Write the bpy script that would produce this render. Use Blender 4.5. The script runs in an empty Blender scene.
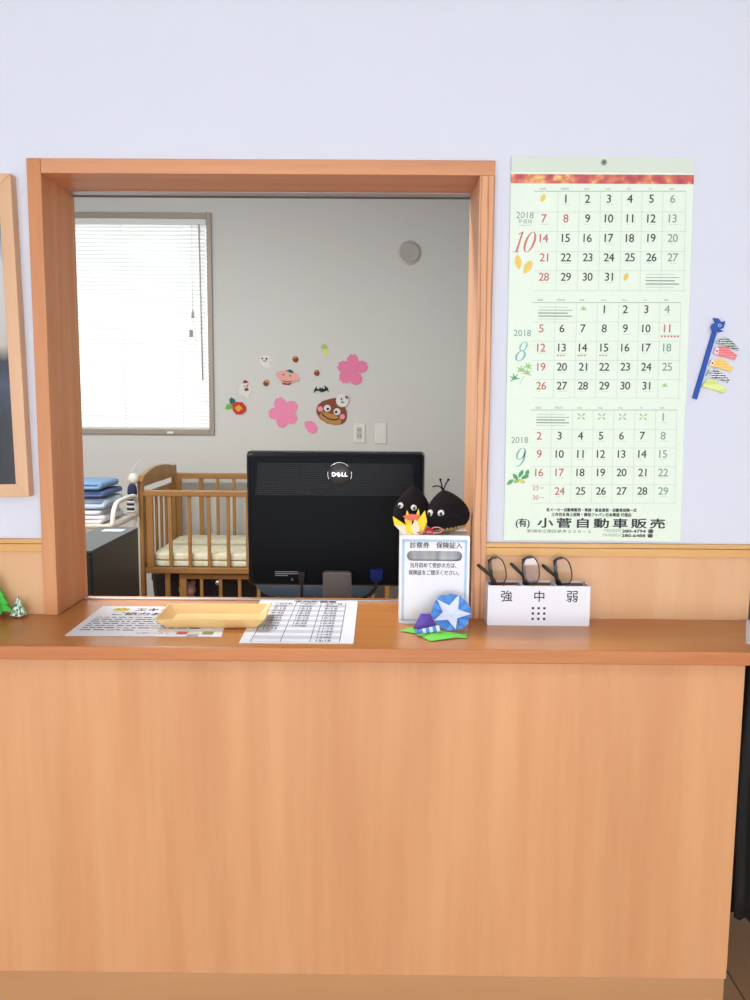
import bpy, bmesh, math, random
from mathutils import Matrix, Vector, Euler, noise
R = math.radians
random.seed(7)
SC = bpy.context.scene
COL = SC.collection

# ------------------------------------------------------------------ camera, world, lights, exposure
cam_d = bpy.data.cameras.new('camera')
cam_d.sensor_fit = 'VERTICAL'; cam_d.sensor_height = 36.0; cam_d.lens = 29.376
cam_d.clip_start = 0.05
cam = bpy.data.objects.new('camera', cam_d); COL.objects.link(cam)
cam.matrix_world = (Matrix.Translation((0, -1.552, 1.15)) @ Matrix.Rotation(R(.342), 4, 'Z')
                    @ Matrix.Rotation(R(90 - 6.68), 4, 'X') @ Matrix.Rotation(R(.404), 4, 'Z'))
SC.camera = cam

world = bpy.data.worlds.new('daylight'); SC.world = world; world.use_nodes = True
bgn = world.node_tree.nodes['Background']
bgn.inputs[0].default_value = (.89, .945, 1.0, 1); bgn.inputs[1].default_value = 3.85

def area(name, loc, sx, sy, power, col, rot=(0, 0, 0)):
    l = bpy.data.lights.new(name, 'AREA'); l.shape = 'RECTANGLE'; l.size = sx; l.size_y = sy
    l.energy = power; l.color = col
    o = bpy.data.objects.new(name, l); COL.objects.link(o); o.location = loc; o.rotation_euler = rot
    return o
area('waiting_room_lamp_light', (-.7, -1.9, 2.46), 1.2, .35, 4, (1, .97, .95))
area('waiting_room_lamp_light', (.9, -1.9, 2.46), 1.2, .35, 4, (1, .97, .95))
area('office_lamp_light', (-1.35, .75, 2.46), 1.2, .35, 50, (1, .99, .94))

SC.view_settings.view_transform = 'Standard'; SC.view_settings.look = 'None'
SC.view_settings.gamma = 1.0; SC.view_settings.use_curve_mapping = False
SC.view_settings.exposure = 0.37

# ------------------------------------------------------------------ materials
def lin(c):
    return tuple(((v / 255) / 12.92 if v / 255 <= .04045 else ((v / 255 + .055) / 1.055) ** 2.4) for v in c) + (1,)
MATS = {}
def mat(name, rgb, rough=.6, metal=0., bump=0., bscale=200., spec=.5, trans=0., emis=0., coat=0.):
    if name in MATS: return MATS[name]
    m = bpy.data.materials.new(name); m.use_nodes = True; nt = m.node_tree
    b = nt.nodes['Principled BSDF']
    b.inputs['Base Color'].default_value = lin(rgb); b.inputs['Roughness'].default_value = rough
    b.inputs['Metallic'].default_value = metal; b.inputs['Specular IOR Level'].default_value = spec
    b.inputs['Coat Weight'].default_value = coat
    # a slight tonal mottling so that no surface is a dead flat colour
    tc = nt.nodes.new('ShaderNodeTexCoord'); nz = nt.nodes.new('ShaderNodeTexNoise')
    nz.inputs['Scale'].default_value = bscale; nz.inputs['Detail'].default_value = 3
    nt.links.new(tc.outputs['Object'], nz.inputs['Vector'])
    mx = nt.nodes.new('ShaderNodeMixRGB'); mx.blend_type = 'MULTIPLY'; mx.inputs[0].default_value = .06
    mx.inputs[1].default_value = lin(rgb); nt.links.new(nz.outputs['Fac'], mx.inputs[2])
    nt.links.new(mx.outputs[0], b.inputs['Base Color'])
    if bump:
        bp = nt.nodes.new('ShaderNodeBump'); bp.inputs['Strength'].default_value = bump; bp.inputs['Distance'].default_value = .002
        nt.links.new(nz.outputs['Fac'], bp.inputs['Height']); nt.links.new(bp.outputs[0], b.inputs['Normal'])
    if trans:
        b.inputs['Transmission Weight'].default_value = trans
    MATS[name] = m
    return m

def wood(name, c1, c2, scale=(6, 6, .6), rough=.42, contrast=(.3, .7), rings=0., dark=None, bump=.05, band=0.):
    """long-grained timber: noise stretched along one axis, optional cathedral rings"""
    m = bpy.data.materials.new(name); m.use_nodes = True; nt = m.node_tree; N = nt.nodes; Lk = nt.links
    b = N['Principled BSDF']; b.inputs['Roughness'].default_value = rough
    tc = N.new('ShaderNodeTexCoord'); mp = N.new('ShaderNodeMapping'); mp.inputs['Scale'].default_value = scale
    Lk.new(tc.outputs['Object'], mp.inputs[0])
    n1 = N.new('ShaderNodeTexNoise'); n1.inputs['Scale'].default_value = 3; n1.inputs['Detail'].default_value = 8; n1.inputs['Roughness'].default_value = .62
    Lk.new(mp.outputs[0], n1.inputs['Vector'])
    rp = N.new('ShaderNodeValToRGB'); rp.color_ramp.elements[0].position = contrast[0]; rp.color_ramp.elements[1].position = contrast[1]
    rp.color_ramp.elements[0].color = lin(c2); rp.color_ramp.elements[1].color = lin(c1)
    Lk.new(n1.outputs['Fac'], rp.inputs[0]); out = rp.outputs[0]
    if band:
        n2 = N.new('ShaderNodeTexNoise'); n2.inputs['Scale'].default_value = 1.1; n2.inputs['Detail'].default_value = 2
        Lk.new(mp.outputs[0], n2.inputs['Vector'])
        r2 = N.new('ShaderNodeValToRGB'); r2.color_ramp.elements[0].position = .35; r2.color_ramp.elements[1].position = .65
        r2.color_ramp.elements[0].color = (1 - band, 1 - band * 1.15, 1 - band * 1.3, 1); r2.color_ramp.elements[1].color = (1, 1, 1, 1)
        Lk.new(n2.outputs['Fac'], r2.inputs[0])
        mx = N.new('ShaderNodeMixRGB'); mx.blend_type = 'MULTIPLY'; mx.inputs[0].default_value = 1
        Lk.new(out, mx.inputs[1]); Lk.new(r2.outputs[0], mx.inputs[2]); out = mx.outputs[0]
    if rings:
        w = N.new('ShaderNodeTexWave'); w.wave_type = 'BANDS'; w.bands_direction = 'X'
        w.inputs['Scale'].default_value = rings; w.inputs['Distortion'].default_value = 3.2; w.inputs['Detail'].default_value = 3
        w.inputs['Detail Scale'].default_value = 4
        Lk.new(mp.outputs[0], w.inputs['Vector'])
        r3 = N.new('ShaderNodeValToRGB'); r3.color_ramp.elements[0].position = .0; r3.color_ramp.elements[1].position = .34
        r3.color_ramp.elements[0].color = lin(dark or c2); r3.color_ramp.elements[1].color = (1, 1, 1, 1)
        Lk.new(w.outputs['Fac'], r3.inputs[0])
        mx = N.new('ShaderNodeMixRGB'); mx.blend_type = 'MULTIPLY'; mx.inputs[0].default_value = .62
        Lk.new(out, mx.inputs[1]); Lk.new(r3.outputs[0], mx.inputs[2]); out = mx.outputs[0]
    Lk.new(out, b.inputs['Base Color'])
    if bump:
        bp = N.new('ShaderNodeBump'); bp.inputs['Strength'].default_value = bump; bp.inputs['Distance'].default_value = .001
        Lk.new(n1.outputs['Fac'], bp.inputs['Height']); Lk.new(bp.outputs[0], b.inputs['Normal'])
    MATS[name] = m
    return m

def glass(name, rgb=(255, 255, 255), rough=.0, mixf=.12):
    m = bpy.data.materials.new(name); m.use_nodes = True; nt = m.node_tree; N = nt.nodes
    out = N['Material Output']; N.remove(N['Principled BSDF'])
    t = N.new('ShaderNodeBsdfTransparent'); t.inputs[0].default_value = lin(rgb)
    g = N.new('ShaderNodeBsdfGlossy'); g.inputs['Roughness'].default_value = rough
    x = N.new('ShaderNodeMixShader'); x.inputs[0].default_value = mixf
    nt.links.new(t.outputs[0], x.inputs[1]); nt.links.new(g.outputs[0], x.inputs[2]); nt.links.new(x.outputs[0], out.inputs[0])
    MATS[name] = m
    return m

def translucent(name, rgb, f=.5):
    m = bpy.data.materials.new(name); m.use_nodes = True; nt = m.node_tree; N = nt.nodes
    out = N['Material Output']; b = N['Principled BSDF']; b.inputs['Base Color'].default_value = lin(rgb); b.inputs['Roughness'].default_value = .5
    t = N.new('ShaderNodeBsdfTranslucent'); t.inputs[0].default_value = lin(rgb)
    x = N.new('ShaderNodeMixShader'); x.inputs[0].default_value = f
    nt.links.new(b.outputs[0], x.inputs[1]); nt.links.new(t.outputs[0], x.inputs[2]); nt.links.new(x.outputs[0], out.inputs[0])
    MATS[name] = m
    return m

def ramp_noise(name, stops, scale=30, detail=3, rough=.6, stretch=(1, 1, 1)):
    m = bpy.data.materials.new(name); m.use_nodes = True; nt = m.node_tree; N = nt.nodes
    b = N['Principled BSDF']; b.inputs['Roughness'].default_value = rough
    tc = N.new('ShaderNodeTexCoord'); mp = N.new('ShaderNodeMapping'); mp.inputs['Scale'].default_value = stretch
    n1 = N.new('ShaderNodeTexNoise'); n1.inputs['Scale'].default_value = scale; n1.inputs['Detail'].default_value = detail
    rp = N.new('ShaderNodeValToRGB'); cr = rp.color_ramp
    while len(cr.elements) < len(stops): cr.elements.new(.5)
    for e, (p, c) in zip(cr.elements, stops): e.position = p; e.color = lin(c)
    nt.links.new(tc.outputs['Object'], mp.inputs[0]); nt.links.new(mp.outputs[0], n1.inputs['Vector'])
    nt.links.new(n1.outputs['Fac'], rp.inputs[0]); nt.links.new(rp.outputs[0], b.inputs['Base Color'])
    MATS[name] = m
    return m

# ------------------------------------------------------------------ mesh builder
class MB:
    """collects shapes, then links them as ONE mesh object"""
    def __init__(s): s.v = []; s.f = []; s.mi = []; s.mats = []; s.M = Matrix(); s.sm = []
    def slot(s, m):
        if m not in s.mats: s.mats.append(m)
        return s.mats.index(m)
    def add(s, vs, fs, m, smooth=False):
        k = len(s.v); i = s.slot(m)
        s.v += [tuple(s.M @ Vector(v)) for v in vs]
        for f in fs: s.f.append(tuple(k + q for q in f)); s.mi.append(i); s.sm.append(smooth)
    def box(s, x0, x1, y0, y1, z0, z1, m):
        vs = [(x, y, z) for x in (x0, x1) for y in (y0, y1) for z in (z0, z1)]
        s.add(vs, [(0, 1, 3, 2), (4, 6, 7, 5), (0, 4, 5, 1), (2, 3, 7, 6), (0, 2, 6, 4), (1, 5, 7, 3)], m)
    def prism(s, pts, lo, hi, m, axis='z', smooth=False):
        """polygon extruded: axis z -> (x,y) outline; axis y -> (x,z) outline; axis x -> (y,z) outline"""
        a = sum(pts[i][0] * pts[(i + 1) % len(pts)][1] - pts[(i + 1) % len(pts)][0] * pts[i][1] for i in range(len(pts)))
        if a < 0: pts = pts[::-1]
        P = {'z': lambda p, t: (p[0], p[1], t), 'y': lambda p, t: (p[0], t, p[1]), 'x': lambda p, t: (t, p[0], p[1])}[axis]
        n = len(pts); vs = [P(p, lo) for p in pts] + [P(p, hi) for p in pts]
        fs = [tuple(range(n))[::-1], tuple(range(n, 2 * n))] + [(i, (i + 1) % n, n + (i + 1) % n, n + i) for i in range(n)]
        if axis == 'y': fs = [f[::-1] for f in fs]
        s.add(vs, fs, m, smooth)
    def rings(s, rings, m, caps=True, smooth=True, closed=True):
        n = len(rings[0]); vs = [p for r in rings for p in r]; fs = []
        for a in range(len(rings) - 1):
            for i in range(n if closed else n - 1):
                j = (i + 1) % n
                fs.append((a * n + i, a * n + j, (a + 1) * n + j, (a + 1) * n + i))
        if caps:
            fs.append(tuple(range(n))[::-1]); k = (len(rings) - 1) * n; fs.append(tuple(k + i for i in range(n)))
        s.add(vs, fs, m, smooth)
    def tube(s, pts, r, m, seg=8, closed=False):
        pts = [Vector(p) for p in pts]; rs = r if isinstance(r, (list, tuple)) else [r] * len(pts); rings = []; n = len(pts)
        up = None
        for i, p in enumerate(pts):
            if closed: d = (pts[(i + 1) % n] - pts[i - 1]).normalized()
            else: d = (pts[min(i + 1, n - 1)] - pts[max(i - 1, 0)]).normalized()
            if up is None:
                up = d.orthogonal().normalized()
            up = (up - d * up.dot(d)); up = up.normalized() if up.length > 1e-6 else d.orthogonal().normalized()
            sd = d.cross(up)
            rings.append([tuple(p + (up * math.cos(t) + sd * math.sin(t)) * rs[i]) for t in [2 * math.pi * k / seg for k in range(seg)]])
        if closed: rings.append(rings[0])
        s.rings(rings, m, caps=not closed)
    def lathe(s, prof, m, seg=24, c=(0, 0), axis='z', smooth=True):
        """prof: (radius, height)"""
        rr = []
        for r, h in prof:
            ring = []
            for k in range(seg):
                t = 2 * math.pi * k / seg; a, b = r * math.cos(t), r * math.sin(t)
                ring.append({'z': (c[0] + a, c[1] + b, h), 'y': (c[0] + a, -h, c[1] + b), 'x': (h, c[0] + a, c[1] + b)}[axis])
            rr.append(ring)
        s.rings(rr, m, smooth=smooth)
    def ball(s, c, r, m, u=16, v=10):
        if not isinstance(r, (tuple, list)): r = (r, r, r)
        rr = []
        for a in range(v + 1):
            t = -math.pi / 2 + math.pi * min(max(a / v, .004), .996)
            rr.append([(c[0] + r[0] * math.cos(t) * math.cos(2 * math.pi * k / u), c[1] + r[1] * math.cos(t) * math.sin(2 * math.pi * k / u), c[2] + r[2] * math.sin(t)) for k in range(u)])
        s.rings(rr, m)
    def disc(s, x, z, r, y0, y1, m, n=20, sz=1.):
        s.prism([(x + r * math.cos(2 * math.pi * k / n), z + sz * r * math.sin(2 * math.pi * k / n)) for k in range(n)], y0, y1, m, 'y')
    def line(s, x0, z0, x1, z1, w, y, m):
        """a printed stroke on a sheet facing -y"""
        d = Vector((x1 - x0, z1 - z0)); d.normalize(); nx, nz = -d.y * w / 2, d.x * w / 2
        s.add([(x0 + nx, y, z0 + nz), (x0 - nx, y, z0 - nz), (x1 - nx, y, z1 - nz), (x1 + nx, y, z1 + nz)], [(0, 1, 2, 3)], m)
    def flat(s, pts, y, m):
        a = sum(pts[i][0] * pts[(i + 1) % len(pts)][1] - pts[(i + 1) % len(pts)][0] * pts[i][1] for i in range(len(pts)))
        if a < 0: pts = pts[::-1]
        s.add([(p[0], y, p[1]) for p in pts], [tuple(range(len(pts)))], m)
    def text(s, body, x, z, m, y=0., h=None, w=None, bold=0., shear=0., align='c', space=1.):
        """printed lettering, centred at x,z on a sheet facing -y"""
        vs, fs = glyphs(body, bold, shear, space)
        if not vs: return
        x0 = min(v[0] for v in vs); x1 = max(v[0] for v in vs); y0 = min(v[1] for v in vs); y1 = max(v[1] for v in vs)
        sy = (h / (y1 - y0)) if h else None; sx = (w / (x1 - x0)) if w else None
        if sx is None: sx = sy
        if sy is None: sy = sx
        ox = {'c': (x0 + x1) / 2, 'l': x0, 'r': x1}[align]; oy = (y0 + y1) / 2
        s.add([(x + (v[0] - ox) * sx, y, z + (v[1] - oy) * sy) for v in vs], fs, m)
    def text2(s, body, x, z, m, y=0., d=.0005, **k):
        """lettering printed heavier than the plain face"""
        for i, (a, b) in enumerate(((-.5, 0), (.5, 0), (0, .35), (0, -.35))): s.text(body, x + a * d, z + b * d, m, y - i * .00002, **k)
    def oval(s, x, z, a, b, ta, tb, y, m, sh=0., t0=0, t1=360, n=40):
        """printed brush ring: thick at the sides, thin above and below"""
        vs = []; N = n
        for k in range(N + 1):
            t = math.radians(t0 + (t1 - t0) * k / N)
            for p, q in ((a, b), (a - ta, b - tb)):
                px, pz = p * math.cos(t), q * math.sin(t); vs.append((x + px + sh * pz, y, z + pz))
        s.add(vs, [(2 * k, 2 * k + 2, 2 * k + 3, 2 * k + 1) for k in range(N)], m)
    def build(s, name, parent=None, bevel=0., seg=2, label=None, mod=None):
        me = bpy.data.meshes.new(name); me.from_pydata(s.v, [], s.f)
        for m in s.mats: me.materials.append(m)
        me.polygons.foreach_set('material_index', s.mi); me.polygons.foreach_set('use_smooth', s.sm)
        me.update()
        o = bpy.data.objects.new(name, me); COL.objects.link(o)
        if parent: o.parent = parent
        if bevel:
            b = o.modifiers.new('bevel', 'BEVEL'); b.width = bevel; b.segments = seg; b.limit_method = 'ANGLE'; b.angle_limit = R(40); b.harden_normals = False
        if label: o['label'] = label
        return o

_G = {}
def glyphs(body, bold, shear, space):
    k = (body, bold, shear, space)
    if k not in _G:
        c = bpy.data.curves.new('lettering', 'FONT'); c.body = body; c.size = 1; c.offset = bold; c.shear = shear; c.space_character = space
        c.resolution_u = 3
        o = bpy.data.objects.new('lettering', c); COL.objects.link(o)
        dg = bpy.context.evaluated_depsgraph_get()
        me = bpy.data.meshes.new_from_object(o.evaluated_get(dg))
        _G[k] = ([tuple(v.co[:2]) for v in me.vertices], [tuple(p.vertices) for p in me.polygons])
        # face every glyph the same way round
        vs, fs = _G[k]; ff = []
        for f in fs:
            a = sum(vs[f[i]][0] * vs[f[(i + 1) % len(f)]][1] - vs[f[(i + 1) % len(f)]][0] * vs[f[i]][1] for i in range(len(f)))
            ff.append(f if a > 0 else f[::-1])
        _G[k] = (vs, ff)
        bpy.data.objects.remove(o); bpy.data.meshes.remove(me); bpy.data.curves.remove(c)
    return _G[k]

def tag(o, label, cat, group=None, kind=None):
    o['label'] = label; o['category'] = cat
    if group: o['group'] = group
    if kind: o['kind'] = kind
    return o
def thing(name, label, cat, loc=(0, 0, 0), rz=0., group=None):
    o = bpy.data.objects.new(name, None); COL.objects.link(o); o.empty_display_size = .02
    o.location = loc; o.rotation_euler = (0, 0, rz)
    return tag(o, label, cat, group)
def struct(o, label=None, cat=None):
    o['kind'] = 'structure'
    if label: o['label'] = label
    if cat: o['category'] = cat
    return o
def copy_tree(o, parent=None):
    kids = list(o.children); c = o.copy(); COL.objects.link(c)
    if parent: c.parent = parent
    for k in kids: copy_tree(k, c)
    return c
CAL = {'corners': [(-0.1709, 0.3531), (0.1615, 0.3565), (0.1728, -0.3518), (-0.167, -0.3546)], 'oct': {'cells': [('1', -0.0691, 0.281, 'k'), ('2', -0.0294, 0.2812, 'k'), ('3', 0.0095, 0.2814, 'k'), ('4', 0.0478, 0.2816, 'k'), ('5', 0.087, 0.2818, 'k'), ('6', 0.1258, 0.282, 's'), ('7', -0.108, 0.2459, 'r'), ('8', -0.0679, 0.2461, 'r'), ('9', -0.0281, 0.2464, 'k'), ('10', 0.0109, 0.2466, 'k'), ('11', 0.0493, 0.2468, 'k'), ('12', 0.0886, 0.247, 'k'), ('13', 0.1275, 0.2472, 's'), ('14', -0.107, 0.211, 'r'), ('15', -0.0668, 0.2113, 'k'), ('16', -0.0268, 0.2115, 'k'), ('17', 0.0123, 0.2117, 'k'), ('18', 0.0508, 0.2119, 'k'), ('19', 0.0902, 0.2122, 'k'), ('20', 0.1293, 0.2124, 's'), ('21', -0.1059, 0.1765, 'r'), ('22', -0.0656, 0.1768, 'k'), ('23', -0.0255, 0.177, 'k'), ('24', 0.0137, 0.1772, 'k'), ('25', 0.0523, 0.1775, 'k'), ('26', 0.0918, 0.1777, 'k'), ('27', 0.131, 0.1779, 's'), ('28', -0.1048, 0.1415, 'r'), ('29', -0.0644, 0.1417, 'k'), ('30', -0.0242, 0.142, 'k'), ('31', 0.0151, 0.1422, 'k')], 'cols': [(-0.0836, 0.2941, -0.082, 0.1165), (-0.0448, 0.2943, -0.0426, 0.1167), (-0.006, 0.2945, -0.0033, 0.117), (0.0327, 0.2947, 0.0359, 0.1172), (0.0696, 0.2949, 0.0734, 0.1174), (0.1077, 0.2951, 0.112, 0.1177), (0.1492, 0.2954, 0.154, 0.1179)], 'rows': [(-0.1267, 0.2572, 0.1511, 0.2587), (-0.1257, 0.2225, 0.1528, 0.2241), (-0.1246, 0.1868, 0.1547, 0.1884), (-0.1236, 0.1523, 0.1564, 0.154), (-0.1225, 0.1162, 0.1583, 0.118)], 'wd': [('sun', -0.1115, 0.2982), ('mon', -0.0716, 0.2984), ('tue', -0.0318, 0.2986), ('wed', 0.007, 0.2988), ('thu', 0.0452, 0.299), ('fri', 0.0844, 0.2992), ('sat', 0.1231, 0.2994)], 'line': (-0.1278, 0.2939, 0.1492, 0.2954)}, 'aug': {'cells': [('1', 0.0088, 0.0835, 'k'), ('2', 0.0477, 0.0837, 'k'), ('3', 0.0867, 0.084, 'k'), ('4', 0.1252, 0.0842, 's'), ('5', -0.1069, 0.0477, 'r'), ('6', -0.0684, 0.048, 'k'), ('7', -0.0294, 0.0482, 'k'), ('8', 0.0102, 0.0485, 'k'), ('9', 0.0492, 0.0487, 'k'), ('10', 0.0883, 0.049, 'k'), ('11', 0.1269, 0.0492, 'r'), ('12', -0.1058, 0.0125, 'r'), ('13', -0.0672, 0.0128, 'k'), ('14', -0.0281, 0.013, 'k'), ('15', 0.0116, 0.0133, 'k'), ('16', 0.0507, 0.0136, 'k'), ('17', 0.0899, 0.0138, 'k'), ('18', 0.1286, 0.0141, 's'), ('19', -0.1047, -0.0229, 'r'), ('20', -0.0661, -0.0226, 'k'), ('21', -0.0268, -0.0223, 'k'), ('22', 0.013, -0.0221, 'k'), ('23', 0.0522, -0.0218, 'k'), ('24', 0.0915, -0.0216, 'k'), ('25', 0.1303, -0.0213, 's'), ('26', -0.1037, -0.0579, 'r'), ('27', -0.0649, -0.0576, 'k'), ('28', -0.0255, -0.0574, 'k'), ('29', 0.0143, -0.0571, 'k'), ('30', 0.0537, -0.0568, 'k'), ('31', 0.0931, -0.0566, 'k')], 'cols': [(-0.0821, 0.0951, -0.0806, -0.0807), (-0.0426, 0.0953, -0.0407, -0.0804), (-0.0041, 0.0956, -0.0016, -0.0801), (0.0355, 0.0958, 0.0385, -0.0798), (0.0725, 0.0961, 0.076, -0.0796), (0.1113, 0.0963, 0.1154, -0.0793), (0.1501, 0.0965, 0.1547, -0.079)], 'rows': [(-0.1245, 0.0593, 0.1519, 0.0611), (-0.1235, 0.0242, 0.1537, 0.026), (-0.1225, -0.0112, 0.1555, -0.0093), (-0.1214, -0.0467, 0.1573, -0.0448), (-0.1204, -0.0809, 0.159, -0.079)], 'wd': [('sun', -0.1103, 0.0996), ('mon', -0.072, 0.0999), ('tue', -0.0332, 0.1001), ('wed', 0.0063, 0.1004), ('thu', 0.0451, 0.1006), ('fri', 0.0841, 0.1008), ('sat', 0.1226, 0.1011)], 'line': (-0.1256, 0.0948, 0.1501, 0.0965)}, 'sep': {'cells': [('1', 0.1274, -0.1147, 's'), ('2', -0.1048, -0.1515, 'r'), ('3', -0.0661, -0.1512, 'k'), ('4', -0.0268, -0.151, 'k'), ('5', 0.0118, -0.1507, 'k'), ('6', 0.0507, -0.1504, 'k'), ('7', 0.0899, -0.1501, 'k'), ('8', 0.129, -0.1498, 's'), ('9', -0.1037, -0.1861, 'r'), ('10', -0.0649, -0.1858, 'k'), ('11', -0.0256, -0.1855, 'k'), ('12', 0.0132, -0.1852, 'k'), ('13', 0.0521, -0.185, 'k'), ('14', 0.0914, -0.1847, 'k'), ('15', 0.1307, -0.1844, 's'), ('16', -0.1026, -0.2213, 'r'), ('17', -0.0638, -0.221, 'r'), ('18', -0.0243, -0.2207, 'k'), ('19', 0.0146, -0.2204, 'k'), ('20', 0.0536, -0.2201, 'k'), ('21', 0.093, -0.2198, 'k'), ('22', 0.1324, -0.2195, 's'), ('23', -0.1016, -0.2566, 'k'), ('24', -0.0626, -0.2563, 'r'), ('25', -0.023, -0.256, 'k'), ('26', 0.0159, -0.2557, 'k'), ('27', 0.0551, -0.2554, 'k'), ('28', 0.0946, -0.2551, 'k'), ('29', 0.1341, -0.2548, 's')], 'cols': [(-0.0822, -0.1031, -0.0808, -0.2799), (-0.0431, -0.1028, -0.0412, -0.2795), (-0.004, -0.1025, -0.0016, -0.2792), (0.0344, -0.1023, 0.0372, -0.2789), (0.0738, -0.102, 0.0772, -0.2786), (0.1132, -0.1017, 0.1171, -0.2783), (0.1526, -0.1014, 0.1571, -0.278)], 'rows': [(-0.1206, -0.1396, 0.1544, -0.1376), (-0.1196, -0.1749, 0.1562, -0.1728), (-0.1185, -0.2103, 0.158, -0.2083), (-0.1175, -0.2449, 0.1597, -0.2427), (-0.1165, -0.2801, 0.1614, -0.278)], 'wd': [('sun', -0.1082, -0.099), ('mon', -0.0697, -0.0987), ('tue', -0.0306, -0.0984), ('wed', 0.0079, -0.0981), ('thu', 0.0466, -0.0979), ('fri', 0.0856, -0.0976), ('sat', 0.1246, -0.0973)], 'line': (-0.1216, -0.1034, 0.1526, -0.1014)}, 'pt': {'fold_l': (-0.1716, 0.3283), 'fold_r': (0.1619, 0.33), 'band_tl': (-0.1709, 0.3239), 'band_br': (0.1631, 0.3077), 'y10': (-0.143, 0.2517), 'h30': (-0.1427, 0.2406), 'n10': (-0.1426, 0.2037), 'lf1': (-0.153, 0.1678), 'lf2': (-0.1352, 0.1589), 'dot1': (-0.111, 0.282), 'dot2': (0.0465, 0.1424), 'ib1a': (0.0802, 0.1503), 'ib1b': (0.1489, 0.121), 'p2': (-0.1686, 0.1082), 'ib2a': (-0.1162, 0.0894), 'ib2b': (-0.0466, 0.0622), 'lf3': (-0.0298, 0.0836), 'lf4': (0.1276, -0.0563), 'y8': (-0.1418, 0.0391), 'n8': (-0.1418, 0.0055), 'mp': (-0.1423, -0.0365), 'p3': (-0.169, -0.0906), 'ib3a': (-0.114, -0.1089), 'ib3b': (-0.0453, -0.1347), 'y9': (-0.1413, -0.1599), 'n9': (-0.1399, -0.1926), 'pl': (-0.1413, -0.232), 's23': (-0.1088, -0.2509), 's30': (-0.1082, -0.2691), 'c1': (-0.0007, -0.2923), 'c2': (-0.0004, -0.3014), 'yu': (-0.1312, -0.3188), 'nm': (0.0189, -0.3176), 'ad': (-0.0613, -0.3337), 'tel': (0.0705, -0.3323), 'fax': (0.07, -0.341), 'hole': (-0.0025, 0.3449)}}
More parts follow.
